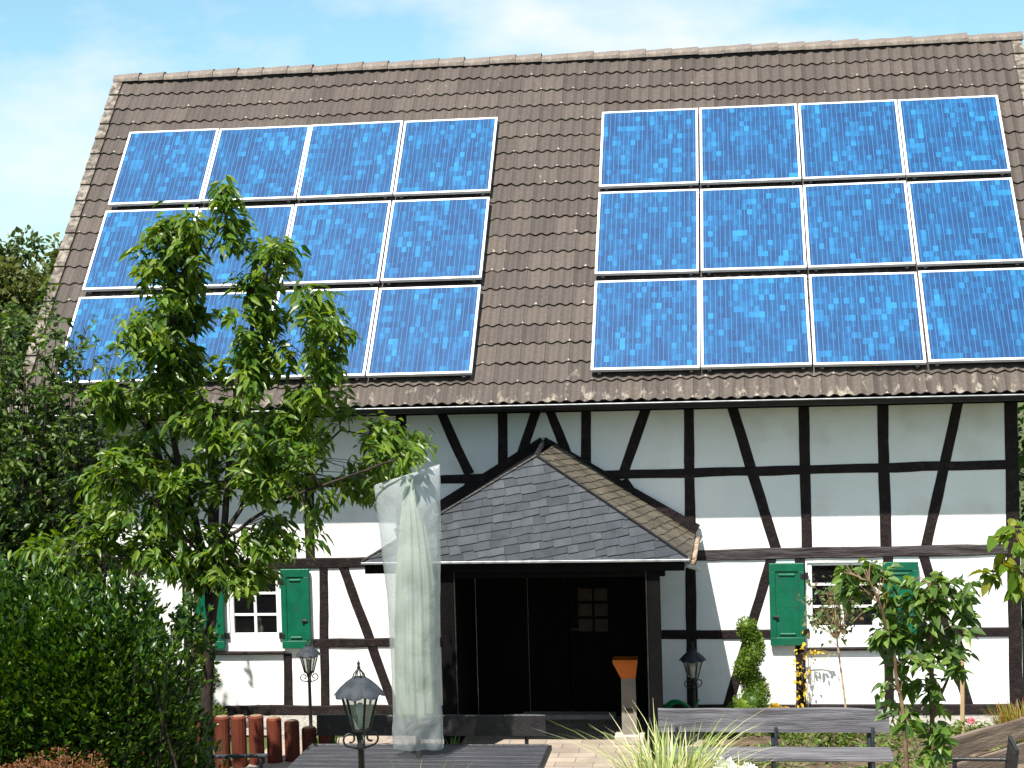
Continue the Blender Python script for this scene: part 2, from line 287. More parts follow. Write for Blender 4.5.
# ------------------------------------------------------------------ mesh helpers
class MB:
    def __init__(s): s.v = []; s.f = []; s.uv = None; s.mi = []
    def box(s, x0, y0, z0, x1, y1, z1, ch=0):
        if ch <= 0:
            b = len(s.v); s.v += [(x0, y0, z0), (x1, y0, z0), (x1, y1, z0), (x0, y1, z0), (x0, y0, z1), (x1, y0, z1), (x1, y1, z1), (x0, y1, z1)]
            s.f += [(b, b+3, b+2, b+1), (b+4, b+5, b+6, b+7), (b, b+1, b+5, b+4), (b+1, b+2, b+6, b+5), (b+2, b+3, b+7, b+6), (b+3, b, b+4, b+7)]
        else:
            bm = bmesh.new(); r = bmesh.ops.create_cube(bm, size=1)
            for v in r['verts']: v.co = Vector(((x0+x1)/2+v.co.x*(x1-x0), (y0+y1)/2+v.co.y*(y1-y0), (z0+z1)/2+v.co.z*(z1-z0)))
            bmesh.ops.bevel(bm, geom=bm.edges[:], offset=ch, segments=1, affect='EDGES'); s.bm(bm)
        return s
    def bm(s, bm, mat=None):
        b = len(s.v); bm.verts.index_update()
        for v in bm.verts:
            c = mat @ v.co if mat else v.co
            s.v.append((c.x, c.y, c.z))
        for f in bm.faces: s.f.append(tuple(b + v.index for v in f.verts))
        bm.free(); return s
    def xform(s, fn, start=0):
        s.v[start:] = [tuple(fn(Vector(p))) for p in s.v[start:]]; return s
    def poly(s, pts):
        b = len(s.v); s.v += [tuple(p) for p in pts]; s.f.append(tuple(range(b, b+len(pts)))); return s
    def tube(s, pts, rad, n=7, caps=True):
        pts = [Vector(p) for p in pts]; k = len(pts)
        if not hasattr(rad, '__len__'): rad = [rad]*k
        b = len(s.v); prev = None
        for i, p in enumerate(pts):
            d = (pts[min(i+1, k-1)] - pts[max(i-1, 0)]).normalized()
            if prev is None:
                a = d.orthogonal().normalized()
            else:
                a = (prev - d * prev.dot(d)).normalized()
            prev = a; c = d.cross(a)
            for j in range(n):
                t = 2*PI*j/n; q = p + (a*math.cos(t) + c*math.sin(t))*rad[i]; s.v.append(tuple(q))
        for i in range(k-1):
            for j in range(n):
                s.f.append((b+i*n+j, b+i*n+(j+1) % n, b+(i+1)*n+(j+1) % n, b+(i+1)*n+j))
        if caps:
            s.f.append(tuple(b+j for j in reversed(range(n)))); s.f.append(tuple(b+(k-1)*n+j for j in range(n)))
        return s
    def lathe(s, prof, n=16, c=(0, 0, 0), lobes=0, amp=0, closed=True):
        b = len(s.v); k = len(prof)
        for i, (r, z) in enumerate(prof):
            for j in range(n):
                t = 2*PI*j/n; rr = r*(1+amp*math.cos(lobes*t)) if lobes else r
                s.v.append((c[0]+rr*math.cos(t), c[1]+rr*math.sin(t), c[2]+z))
        for i in range(k-1):
            for j in range(n): s.f.append((b+i*n+j, b+i*n+(j+1) % n, b+(i+1)*n+(j+1) % n, b+(i+1)*n+j))
        if closed:
            s.f.append(tuple(b+j for j in reversed(range(n)))); s.f.append(tuple(b+(k-1)*n+j for j in range(n)))
        return s
    def mesh(s, name, smooth=False):
        me = bpy.data.meshes.new(name); me.from_pydata(s.v, [], s.f); me.update()
        if smooth: me.polygons.foreach_set('use_smooth', [True]*len(me.polygons))
        return me
    def build(s, name, m, parent=None, smooth=False):
        me = s.mesh(name, smooth); me.materials.append(m)
        o = bpy.data.objects.new(name, me); C.objects.link(o)
        if parent: o.parent = parent
        return o
def tag(o, label=None, cat=None, group=None, kind=None):
    if label: o['label'] = label
    if cat: o['category'] = cat
    if group: o['group'] = group
    if kind: o['kind'] = kind
    return o
def thing(name, label, cat, loc=(0, 0, 0), rz=0, group=None):
    o = bpy.data.objects.new(name, None); C.objects.link(o); o.location = loc; o.rotation_euler = (0, 0, rz); o.empty_display_size = .1
    return tag(o, label, cat, group)
def copy_tree(o, parent=None):
    c = o.copy(); C.objects.link(c)
    if parent: c.parent = parent
    for ch in list(o.children): copy_tree(ch, c)
    return c
def fbm(x, y, z=0): return mnoise.noise(Vector((x, y, z)))

def leaves(name, pos, dirs, L, Wd, m, parent=None, fold=.25, droop=.25, jitter=.5, kind=None):
    """N leaf blades (8 vertices each): pos base points, dirs pointing to the tips"""
    pos = np.asarray(pos, float); N = len(pos); d = np.asarray(dirs, float); d /= np.linalg.norm(d, axis=1)[:, None] + 1e-9
    up = rng.normal(0, jitter, (N, 3)) + np.array([0, -.25, 1.0]); side = np.cross(d, up); side /= np.linalg.norm(side, axis=1)[:, None] + 1e-9
    nrm = np.cross(side, d)
    L = np.broadcast_to(np.asarray(L, float), (N,))[:, None]; Wd = np.broadcast_to(np.asarray(Wd, float), (N,))[:, None]
    def mid(t): return pos + d*L*t + np.array([0, 0, -1.0])*(droop*L*t*t)
    m0, m1, m2, m3 = mid(0), mid(.32), mid(.68), mid(1.)
    l1 = m1 - side*Wd*.5 + nrm*Wd*fold; r1 = m1 + side*Wd*.5 + nrm*Wd*fold
    l2 = m2 - side*Wd*.38 + nrm*Wd*fold*.8; r2 = m2 + side*Wd*.38 + nrm*Wd*fold*.8
    V = np.stack([m0, l1, m1, r1, l2, m2, r2, m3], 1).reshape(-1, 3)
    base = (np.arange(N)*8)[:, None]
    tri = np.array([[0, 2, 1], [0, 3, 2], [4, 5, 7], [5, 6, 7]]); quad = np.array([[1, 2, 5, 4], [2, 3, 6, 5]])
    F = []
    for i in range(N):
        b = i*8
        F += [(b, b+2, b+1), (b, b+3, b+2), (b+1, b+2, b+5, b+4), (b+2, b+3, b+6, b+5), (b+4, b+5, b+7), (b+5, b+6, b+7)]
    me = bpy.data.meshes.new(name); me.from_pydata(V.tolist(), [], F); me.materials.append(m)
    o = bpy.data.objects.new(name, me); C.objects.link(o)
    if parent: o.parent = parent
    if kind: o['kind'] = kind
    return o
def blades(mb, n, cx, cy, z, rad, h0, h1, lean, w=.012, seg=6):
    for _ in range(n):
        a = random.uniform(0, 2*PI); r = rad*math.sqrt(random.random()); p = Vector((cx+r*math.cos(a), cy+r*math.sin(a), z))
        b_ = a + random.uniform(-.9, .9); h = random.uniform(h0, h1); l = random.uniform(.05, lean)*h; ww = w*random.uniform(.6, 1.2)
        sd = Vector((-math.sin(b_), math.cos(b_), 0)); k = len(mb.v)
        q = random.uniform(.4, 1.0)
        for i in range(seg+1):
            t = i/seg; c = p + Vector((math.cos(b_), math.sin(b_), 0))*(l*t**2.0) + Vector((0, 0, h*(t - .32*q*lean*t**3)))
            hw = ww*(1-t**2.2)+.0006
            mb.v.append(tuple(c - sd*hw)); mb.v.append(tuple(c + sd*hw))
        for i in range(seg): mb.f.append((k+2*i, k+2*i+1, k+2*i+3, k+2*i+2))
    return mb
def ell_points(n, c, r, shell=.5):
    """points in an ellipsoid, biased to its outer shell; returns points and outward directions"""
    d = rng.normal(size=(n, 3)); d /= np.linalg.norm(d, axis=1)[:, None]
    rr = 1 - shell*rng.random(n)**1.5
    bumpy = 1 + .17*np.sin(d[:, 0]*7+c[0]*3)*np.sin(d[:, 1]*6+c[1])*np.sin(d[:, 2]*8+c[2]*2)
    return np.array(c) + d*np.array(r)*(rr*bumpy)[:, None], d

# ================================================================== SETTING: ground
GZ = -.12
def sm(t): t = max(0., min(1., t)); return t*t*(3-2*t)
def gh(x, y):
    z = GZ - .02
    if y < -8: z += 3.1*sm((-8-y)/13.0)
    z += .75*sm((-4.3-x)/.8)*sm((-6.9-y)/.9)                 # planted bank on the left
    if y > 12: z += 3.2*sm((y-12)/40)*sm((-x+10)/30) + 6*sm((y-50)/120)
    return z
def axis(pts):
    o = []
    for a, b, st in pts: o += list(np.arange(a, b, st))
    return o + [pts[-1][1]]
xs = axis([(-160, -30, 13), (-30, -9, 1.5), (-9, 6, .5), (6, 30, 1.5), (30, 160, 13)]); ys = axis([(-60, -24, 6), (-24, -3, .5), (-3, 12, 1.5), (12, 60, 4), (60, 400, 34)])
g = MB()
for y in ys:
    for x in xs: g.v.append((x, y, gh(x, y)))
nx = len(xs)
for j in range(len(ys)-1):
    for i in range(nx-1): g.f.append((j*nx+i, j*nx+i+1, (j+1)*nx+i+1, (j+1)*nx+i))
M['earth'] = noise_mat('earth', (.03, .05, .012), (.065, .085, .022), 1.5, .95, .5, 12, c3=(.12, .09, .06), s3=.8)
tag(g.build('ground', M['earth']), kind='structure')
def paver_mat():
    m, t, b = new_mat('pavers'); N = t.nodes; L = t.links
    tcn = N.new('ShaderNodeTexCoord'); br = N.new('ShaderNodeTexBrick'); br.inputs['Scale'].default_value = 1
    br.inputs['Brick Width'].default_value = .42; br.inputs['Row Height'].default_value = .21; br.inputs['Mortar Size'].default_value = .006
    br.inputs['Color1'].default_value = (.25, .20, .165, 1); br.inputs['Color2'].default_value = (.31, .255, .21, 1); br.inputs['Mortar'].default_value = (.14, .12, .09, 1)
    L.new(tcn.outputs['Object'], br.inputs['Vector'])
    nz = N.new('ShaderNodeTexNoise'); nz.inputs['Scale'].default_value = 3; nz.inputs['Detail'].default_value = 8; L.new(tcn.outputs['Object'], nz.inputs['Vector'])
    mm = N.new('ShaderNodeMix'); mm.data_type = 'RGBA'; mm.blend_type = 'OVERLAY'; mm.inputs[0].default_value = .5
    L.new(br.outputs['Color'], mm.inputs[6]); L.new(nz.outputs['Fac'], mm.inputs[7]); L.new(mm.outputs[2], b.inputs['Base Color']); b.inputs['Roughness'].default_value = .9
    bp = N.new('ShaderNodeBump'); bp.inputs['Strength'].default_value = .5; bp.inputs['Distance'].default_value = .01; L.new(br.outputs['Fac'], bp.inputs['Height']); bp.invert = True
    L.new(bp.outputs[0], b.inputs['Normal'])
    return m
M['pavers'] = paver_mat()
p = MB(); p.poly([(-4.9, -7.6, GZ), (5.5, -7.6, GZ), (5.5, -.01, GZ), (-4.9, -.01, GZ)]); tag(p.build('patio', M['pavers']), kind='structure')
M['soil'] = noise_mat('soil', (.05, .035, .022), (.12, .085, .055), 6, .95, .8, 25, c3=(.20, .15, .10), s3=3)
p = MB(); p.poly([(.12, -3.05, GZ+.006), (5.4, -3.05, GZ+.006), (5.4, -.62, GZ+.006), (.12, -.62, GZ+.006)]); tag(p.build('flower_bed', M['soil']), kind='structure')
M['gravel'] = noise_mat('gravel', (.18, .165, .15), (.40, .375, .34), 28, .95, 1.0, 60)
p = MB(); p.poly([(.12, -.60, GZ+.005), (5.4, -.60, GZ+.005), (5.4, -.02, GZ+.005), (.12, -.02, GZ+.005)])
p.poly([(-5.6, -1.1, GZ+.005), (-3.9, -1.1, GZ+.005), (-3.9, -.02, GZ+.005), (-5.6, -.02, GZ+.005)])
tag(p.build('gravel_strip', M['gravel']), kind='structure')

# ================================================================== THE HOUSE
A = RAD(48); cA, sA = math.cos(A), math.sin(A)
EY, EZ, SL = -.62, 3.764, 6.37                    # eaves line and slope length of the tile plane
def rp_(x, s, n=0): return (x, EY + s*cA - n*sA, EZ + s*sA + n*cA)
RX0, RX1 = -8.33, 4.58
WX0, WX1 = -7.61, 3.91
house = thing('timber_framed_house', 'white house with black half timbering under a steep brown tiled roof carrying solar panels', 'house', (0, 0, 0))

# --- walls with real openings
wl = MB()
OP = [(-5.81, .88, -5.15, 1.69), (1.40, .93, 2.22, 1.74), (-2.02, -.10, -1.02, 1.86)]
gx = sorted({WX0, WX1, *[o[0] for o in OP], *[o[2] for o in OP]}); gz = sorted({-.3, 3.72, *[o[1] for o in OP], *[o[3] for o in OP]})
gx2 = []
for a, b in zip(gx[:-1], gx[1:]):
    k = max(1, int((b-a)/.5)); gx2 += [a+(b-a)*i/k for i in range(k)]
gx2.append(gx[-1])
for a, b in zip(gx2[:-1], gx2[1:]):
    for c, d in zip(gz[:-1], gz[1:]):
        xm, zm = (a+b)/2, (c+d)/2
        if any(o[0] < xm < o[2] and o[1] < zm < o[3] for o in OP): continue
        wl.poly([(a, 0, c), (b, 0, c), (b, 0, d), (a, 0, d)]); wl.poly([(a, .24, c), (a, .24, d), (b, .24, d), (b, .24, c)])
for x0, z0, x1, z1 in OP:
    wl.poly([(x0, 0, z0), (x0, .24, z0), (x0, .24, z1), (x0, 0, z1)]); wl.poly([(x1, 0, z0), (x1, 0, z1), (x1, .24, z1), (x1, .24, z0)])
    wl.poly([(x0, 0, z1), (x0, .24, z1), (x1, .24, z1), (x1, 0, z1)]); wl.poly([(x0, 0, z0), (x1, 0, z0), (x1, .24, z0), (x0, .24, z0)])
RYR, RZR = EY + SL*cA, EZ + SL*sA
for x in (WX0, WX1):                               # gable ends
    wl.poly([(x, 0, -.3), (x, 2*RYR, -.3), (x, 2*RYR, 4.35), (x, RYR, RZR-.12), (x, 0, 4.35)])
wl.poly([(WX0, 2*RYR, -.3), (WX1, 2*RYR, -.3), (WX1, 2*RYR, 4.35), (WX0, 2*RYR, 4.35)])
wl.build('wall', M['plaster'], house)
fl = MB(); fl.box(WX0+.02, .26, -.28, WX1-.02, 2*RYR-.05, -.08); fl.box(WX0+.02, .26, 1.9, WX1-.02, 2*RYR-.05, 2.05); fl.box(-6.9, 2.4, -.08, 3.2, 2.5, 1.9); fl.build('floor', M['inside'], house)

# --- roof of wavy concrete tiles
def tile_slope(x0, x1, gauge=.3135, dx=.025):
    mb = MB(); uvs = []; nxx = int(round((x1-x0)/dx))+1; X = [x0+(x1-x0)*i/(nxx-1) for i in range(nxx)]
    wave = [.5+.5*math.cos(2*PI*(x-x0)/.15) for x in X]; prof = [.018*w for w in wave]
    k = 0; s = 0
    while s < SL-.02:
        s1 = min(s+gauge, SL)
        jit = {}
        for li, (ss, base) in enumerate(((s, -.002), (s-.004, .025), (s-.004, .025), (s1+.012, .004))):
            for i, x in enumerate(X):
                ti = int((x-x0)/.30)
                j = jit.setdefault(ti, (random.gauss(0, .0022), random.gauss(0, .004)))
                sag = .012*math.sin(x*.9+1)*math.sin(ss*.8)
                n = base + prof[i] + sag + (j[0] if li in (1, 2) else 0)
                q = ss + (j[1] + .020*wave[i] if li < 3 else 0)
                mb.v.append(rp_(x, q, n)); uvs.append(((x-x0)/.30, k + .03 if li < 3 else k+.97))
        b = k*4*nxx
        for li in (0, 2):
            for i in range(nxx-1): mb.f.append((b+li*nxx+i, b+li*nxx+i+1, b+(li+1)*nxx+i+1, b+(li+1)*nxx+i))
        k += 1; s += gauge
    return mb, uvs
mb, uvs = tile_slope(RX0+.02, RX1-.02)
roof = mb.build('roof', M['tiles'], house)
me = roof.data; uvl = me.uv_layers.new(name='UVMap')
li = np.zeros(len(me.loops), dtype=np.int32); me.loops.foreach_get('vertex_index', li)
uvl.data.foreach_set('uv', np.array(uvs)[li].ravel())
me.polygons.foreach_set('use_smooth', [True]*len(me.polygons))
d = MB()
def slab(mb, x0, x1, s0, s1, n0, n1, back=False):
    b = len(mb.v)
    for n in (n0, n1):
        for x, s in ((x0, s0), (x1, s0), (x1, s1), (x0, s1)):
            q = rp_(x, s, n)
            mb.v.append((q[0], 2*RYR-q[1], q[2]) if back else q)
    mb.f += [(b, b+3, b+2, b+1), (b+4, b+5, b+6, b+7), (b, b+1, b+5, b+4), (b+1, b+2, b+6, b+5), (b+2, b+3, b+7, b+6), (b+3, b, b+4, b+7)]
slab(d, RX0+.03, RX1-.03, .03, SL-.03, -.12, -.035); slab(d, RX0+.03, RX1-.03, .03, SL-.03, -.12, -.035, True)
d.build('roof_deck', M['dark_wood'], roof)
d = MB(); slab(d, RX0, RX1, 0, SL, -.03, .02, True); d.build('rear_slope', M['ridge'], roof)
for x0, x1 in ((RX0-.02, RX0+.12), (RX1-.12, RX1+.02)):       # verge tiles, one row after another
    v = MB(); s = 0
    while s < SL-.05:
        b = len(v.v); slab(v, x0, x1, s-.008, min(s+.33, SL), -.09, .0)
        for i in (4, 5): v.v[b+i] = rp_(v.v[b+i][0], s-.008, .066)
        for i in (6, 7): v.v[b+i] = rp_(v.v[b+i][0], min(s+.33, SL), .040)
        s += .3135
    v.build('verge', M['lichen_tile'], roof)
cap = MB(); n_ = 9
for e, rr in ((0, .100), (.40, .118)):
    for i in range(n_):
        t = PI*i/(n_-1); cap.v.append((e, -rr*1.25*math.cos(t), rr*1.15*math.sin(t)))
for i in range(n_-1): cap.f.append((i, n_+i, n_+i+1, i+1))
cap.f.append(tuple(range(n_, 2*n_)))
cm = cap.mesh('ridge_tile'); cm.materials.append(M['ridge'])
nr = 35; st = (RX1-RX0+.04)/nr
for i in range(nr):
    o = bpy.data.objects.new('ridge_tile', cm); C.objects.link(o); o.parent = roof
    o.location = (RX0-.02+st*i, RYR, RZR-.062 + random.gauss(0, .004)); o.rotation_euler = (0, random.gauss(0, .003), random.gauss(0, .006)); o.scale = (st/.38, 1, random.uniform(.94, 1.06))
rb = MB(); rb.box(RX0+.02, RYR-.095, RZR-.14, RX1-.02, RYR+.095, RZR-.05); rb.build('ridge_bedding', M['gutter_dark'], roof)

# --- gutter and eaves
gt = MB(); n_ = 10; gy, gz_, gr = EY-.052, EZ-.018, .070
for x in (RX0+.1, RX1-.1):
    for i in range(n_): t = PI + PI*i/(n_-1); gt.v.append((x, gy+gr*math.cos(t), gz_+gr*math.sin(t)))
    for i in range(n_): t = PI + PI*i/(n_-1); gt.v.append((x, gy+(gr-.006)*math.cos(t), gz_+(gr-.006)*math.sin(t)))
for i in range(n_-1):
    gt.f.append((i, 2*n_+i, 2*n_+i+1, i+1)); gt.f.append((n_+i, n_+i+1, 3*n_+i+1, 3*n_+i))
gut = gt.build('gutter', M['gutter_dark'], house, True)
lp = MB(); lp.tube([(RX0+.1, gy-gr, gz_+.004), (RX1-.1, gy-gr, gz_+.004)], .009, 6); lp.build('gutter_bead', M['zinc'], gut)
ev = MB(); ev.box(RX0+.12, EY+.10, EZ-.115, RX1-.12, EY+.13, EZ-.01); ev.box(RX0+.12, EY+.13, EZ-.085, RX1-.12, .0, EZ-.06)
ev.build('eaves_board', M['dark_wood'], house)

# --- timber frame: every timber a hand-hewn, slightly crooked beam standing a little proud of the plaster
def beam(name, a, b, w, proud, m=None, parent=house, wob=.011):
    a = Vector((a[0], 0, a[1])); b = Vector((b[0], 0, b[1])); d_ = b-a; Ln = d_.length; d_.normalize(); sd = Vector((d_.z, 0, -d_.x))
    k = max(4, int(Ln/.16)); mb = MB(); sd0 = random.uniform(0, 90); sd1 = random.uniform(0, 90); c = .012
    for i in range(k+1):
        t = i/k; p_ = a + d_*(Ln*t)
        l = -w/2 + wob*fbm(sd0, t*Ln*1.7) + .4*wob*fbm(sd0, t*Ln*7, 5); r = w/2 + wob*fbm(sd1, t*Ln*1.7) + .4*wob*fbm(sd1, t*Ln*7, 5)
        pr = -proud + .003*fbm(sd0, t*Ln*3, 9)
        for off, yy in ((l, .05), (l, pr+c), (l+c, pr), (r-c, pr), (r, pr+c), (r, .05)):
            q = p_ + sd*off; mb.v.append((q.x, yy, q.z))
    for i in range(k):
        for j in range(5): mb.f.append((i*6+j, i*6+j+1, (i+1)*6+j+1, (i+1)*6+j))
    mb.f.append(tuple(range(6))); mb.f.append(tuple(k*6+j for j in reversed(range(6))))
    bm = bmesh.new(); tmp = mb.mesh('t'); bm.from_mesh(tmp); bpy.data.meshes.remove(tmp); bmesh.ops.recalc_face_normals(bm, faces=bm.faces[:])
    mb2 = MB().bm(bm)
    return mb2.build(name, m or M['timber'], parent)
for a, b, w in [((3.83, 3.66), (3.83, 0), .158), ((2.335, 3.66), (2.34, 1.90), .133), ((1.40, 3.66), (1.40, 1.90), .127), ((.02, 3.66), (-.02, 0), .127),
                ((-1.23, 3.66), (-1.25, 2.86), .121), ((-2.26, 3.66), (-2.28, 2.86), .121), ((-3.53, 3.66), (-3.58, 1.83), .133),
                ((-4.575, 1.78), (-4.61, 0), .115), ((-5.07, .66), (-5.08, 0), .115), ((1.315, 1.84), (1.29, 0), .121), ((2.36, 1.85), (2.34, 0), .121),
                ((-5.94, 3.66), (-5.99, 1.78), .14), ((-7.53, 3.66), (-7.55, -.05), .165), ((-6.35, 1.76), (-6.36, 0), .12), ((-4.72, 3.66), (-4.74, 1.80), .125)]:
    beam('timber_post', a, b, w, .016)
for a, b, w in [((.54, 3.66), (1.04, 1.88), .127), ((.975, 1.80), (.41, 0), .121), ((3.225, 3.66), (2.805, 1.88), .127), ((2.775, 1.82), (3.27, 0), .121),
                ((-3.03, 3.66), (-2.70, 2.88), .121), ((-.49, 3.66), (-.79, 2.88), .121), ((-1.84, 3.66), (-2.12, 2.90), .118), ((-1.68, 3.66), (-1.40, 2.90), .118),
                ((-2.67, 2.78), (-3.08, 2.26), .121), ((-.80, 2.78), (-.46, 2.26), .121), ((-6.80, 3.66), (-6.32, 1.78), .121), ((-4.33, 1.76), (-3.73, -.02), .121),
                ((-7.0, 1.74), (-7.35, 0), .12)]:
    beam('timber_brace', a, b, w, .012)
beam('timber_rail', (-7.50, 2.78), (3.76, 2.89), .112, .020)
beam('storey_beam', (-7.50, 1.775), (-3.4, 1.81), .133, .022); beam('storey_beam', (-3.38, 1.81), (-.1, 1.845), .13, .022); o = beam('storey_beam', (-.08, 1.845), (3.76, 1.88), .135, .022, M['timber_gray'])
o['label'] = 'weathered grey storey beam'
beam('timber_rail', (-.52, .87), (.96, .878), .112, .020); beam('timber_rail', (2.72, .886), (3.76, .89), .112, .020); beam('timber_rail', (-4.74, .79), (-2.75, .80), .112, .020)
beam('sill_beam', (-7.60, -.055), (-2.7, -.05), .125, .03); beam('sill_beam', (-.40, -.045), (3.92, -.04), .125, .03)
pl = MB(); pl.box(WX0-.01, -.02, -.34, WX1+.01, .1, -.115); pl.build('plinth', M['stone'], house)

# --- windows, sills, shutters
def window(x0, z0, x1, z1, fr=.055):
    f = MB(); y0, y1 = .018, .075
    for q in ((x0, z0, x0+fr, z1), (x1-fr, z0, x1, z1), (x0+fr, z0, x1-fr, z0+fr*.7), (x0+fr, z1-fr*.7, x1-fr, z1)): f.box(q[0], y0, q[1], q[2], y1, q[3], .006)
    w_ = f.build('window', M['white_paint'], house)
    mu = MB(); xm = (x0+x1)/2; mu.box(xm-.018, y0+.012, z0+fr*.7, xm+.018, y1-.014, z1-fr*.7, .003)
    for i in (1, 2):
        zz = z0 + (z1-z0)*i/3; mu.box(x0+fr, y0+.016, zz-.015, xm-.018, y1-.016, zz+.015, .003); mu.box(xm+.018, y0+.016, zz-.015, x1-fr, y1-.016, zz+.015, .003)
    mu.build('glazing_bars', M['white_paint'], w_)
    gl = MB(); gl.box(x0+fr*.9, .050, z0+fr*.6, x1-fr*.9, .054, z1-fr*.6); gl.build('pane', M['glass'], w_)
    return w_
w1 = window(-5.81, .88, -5.15, 1.69); w2 = window(1.40, .93, 2.22, 1.74)
for w_, a, b in ((w1, (-6.24, .675), (-5.10, .675)), (w2, (1.37, .69), (2.32, .70))):
    beam('sill', a, b, .04, .05, None, w_, .003)
vs = MB(); vs.lathe([(.03, 0), (.055, .04), (.06, .09), (.03, .15), (.025, .17), (.045, .20)], 12, (-5.47, .14, .885)); vs.build('vase', M['vase'])
tag(bpy.data.objects['vase'], 'small pale vase on the sill behind the left white window', 'vase')
def shutter(x0, z0, x1, z1, hinge, ring=True):
    s = MB(); y0, y1 = -.062, -.026; s.box(x0, y0, z0, x1, y1, z1, .006)
    for a, b in ((z0, z0+.10), (z1-.10, z1)): s.box(x0+.002, y0-.012, a+.002, x1-.002, y0+.002, b-.002, .004)
    for a, b in ((x0, x0+.075), (x1-.075, x1)): s.box(a+.002, y0-.012, z0+.099, b-.002, y0+.002, z1-.099, .004)
    for zz in (z0+.125, z1-.155): s.box(x0+.11, y0-.013, zz, x1-.11, y0+.002, zz+.028, .008)
    sh = s.build('shutter', M['green_paint'], house)
    hx = x1 if hinge > 0 else x0
    for zz in (z0+.16, z1-.16):
        h = MB(); h.box(hx-.045*(hinge > 0)-.0, y0+.006, zz-.03, hx+.045*(hinge < 0)+.0, y0-.016, zz+.03); h.box(min(hx, hx+.05*hinge), -.03, zz-.04, max(hx, hx+.05*hinge), -.004, zz+.04, .004); h.build('hinge', M['iron'], sh)
    lx = x0+.03 if hinge > 0 else x1-.11
    h = MB(); h.box(lx, y0-.03, (z0+z1)/2-.16, lx+.075, y0-.012, (z0+z1)/2-.135, .004); h.build('latch', M['iron'], sh)
    return sh
shutter(.94, .745, 1.36, 1.745, 1); shutter(2.29, .745, 2.71, 1.745, -1); shutter(-5.12, .735, -4.75, 1.735, -1); shutter(-6.24, .735, -5.86, 1.735, 1)

# --- entrance porch: slate-hung gable on dark posts
PC, PH, PZ, PA = -1.765, 1.80, 2.118, 3.239        # centre, half width, eaves height, ridge height
FY0, FY1 = -2.37, -2.13                              # the gable leans back from eaves to ridge
def slates(P0, Ux, Uy, poly, rot, roww, sl, m, name, parent, thick=.0045):
    """slates laid in tilted overlapping courses on the plane P0 + Ux*a + Uy*b, trimmed to poly"""
    nrm = Ux.cross(Uy).normalized(); ca, sa = math.cos(rot), math.sin(rot)
    c = Vector((sum(p[0] for p in poly)/len(poly), sum(p[1] for p in poly)/len(poly))); bm = bmesh.new()
    for r in range(-28, 29):
        off = random.uniform(0, sl)
        k = -16
        xx = -16*sl + off
        while xx < 16*sl:
            w = sl*random.uniform(.6, 1.4); y = r*roww + random.gauss(0, .006)
            q = [(xx, y), (xx+w*.985, y+.012*random.random()), (xx+w*.985, y+roww*1.25), (xx, y+roww*1.25)]
            lo = [thick*2+random.uniform(0, .004)]*2 + [.001]*2
            vs_ = []
            for (a, b), h in zip(q, lo):
                a2 = c.x + a*ca - b*sa; b2 = c.y + a*sa + b*ca
                vs_.append(bm.verts.new((a2, b2, h)))
            lows = [bm.verts.new((v.co.x, v.co.y, v.co.z-thick)) for v in vs_[:2]]
            bm.faces.new(vs_); bm.faces.new([lows[0], lows[1], vs_[1], vs_[0]])
            xx += w
    n = len(poly)
    for i in range(n):
        a = Vector((*poly[i], 0)); b = Vector((*poly[(i+1) % n], 0)); e = b-a; no = Vector((e.y, -e.x, 0)).normalized()
        bmesh.ops.bisect_plane(bm, geom=bm.verts[:]+bm.edges[:]+bm.faces[:], plane_co=a, plane_no=no, clear_outer=True)
    mat = Matrix(((Ux.x, Uy.x, nrm.x, P0.x), (Ux.y, Uy.y, nrm.y, P0.y), (Ux.z, Uy.z, nrm.z, P0.z), (0, 0, 0, 1)))
    return MB().bm(bm, mat).build(name, m, parent)
pd = MB()                                            # solid deck under the slates
AX = PC+.15                                          # old and crooked: the ridge drifts to the right at the front
def v3(x, y, z): return (x, y, z)
dk = .02
pts_ = [v3(PC-PH, FY0, PZ-dk), v3(PC+PH, FY0, PZ-dk), v3(AX, FY1, PA-dk), v3(PC-PH, 0, PZ-dk), v3(PC+PH, 0, PZ-dk), v3(PC, 0, PA-dk)]
pd.v += pts_; pd.f += [(0, 1, 2), (3, 5, 4), (1, 4, 5, 2), (0, 2, 5, 3), (0, 3, 4, 1)]
porch = pd.build('porch_roof', M['dark_wood'], house)
Uf = Vector((1, 0, 0)); Vf = Vector((0, FY1-FY0, PA-PZ)); hv = Vf.length; Vf.normalize()
slates(Vector((PC-PH, FY0, PZ)), Uf, Vf, [(0, .0), (2*PH, .0), (PH+.15, hv)], RAD(8), .092, .17, M['slate'], 'gable_slates', porch)
hs = math.hypot(PH-.15, PA-PZ); Vs = Vector((AX-PC-PH, 0, PA-PZ)).normalized()
k_ = (FY1-FY0)
slates(Vector((PC+PH, FY0, PZ)), Vector((0, 1, 0)), Vs, [(0, -.03), (-FY0, -.03), (-FY0, hs), (k_, hs)], RAD(-6), .115, .2, M['slate_brown'], 'side_slates', porch)
Vs2 = Vector((AX-PC+PH, 0, PA-PZ)).normalized()
slates(Vector((PC-PH, 0, PZ)), Vector((0, -1, 0)), Vs2, [(0, -.03), (-FY0, -.03), (-FY1, hs+.26), (0, hs+.1)], RAD(6), .115, .2, M['slate'], 'side_slates', porch)
hp = MB()
for sx_ in (-1, 1):
    hp.tube([(PC+sx_*PH, FY0, PZ+.018), ((PC+AX+sx_*PH)*.5, (FY0+FY1)/2, (PZ+PA)/2+.018), (AX, FY1, PA+.018)], .016, 5)
hp.tube([(AX, FY1, PA+.02), (PC, -.02, PA+.02)], .03, 6); hp.build('hip_flashing', M['black_wood'], porch)
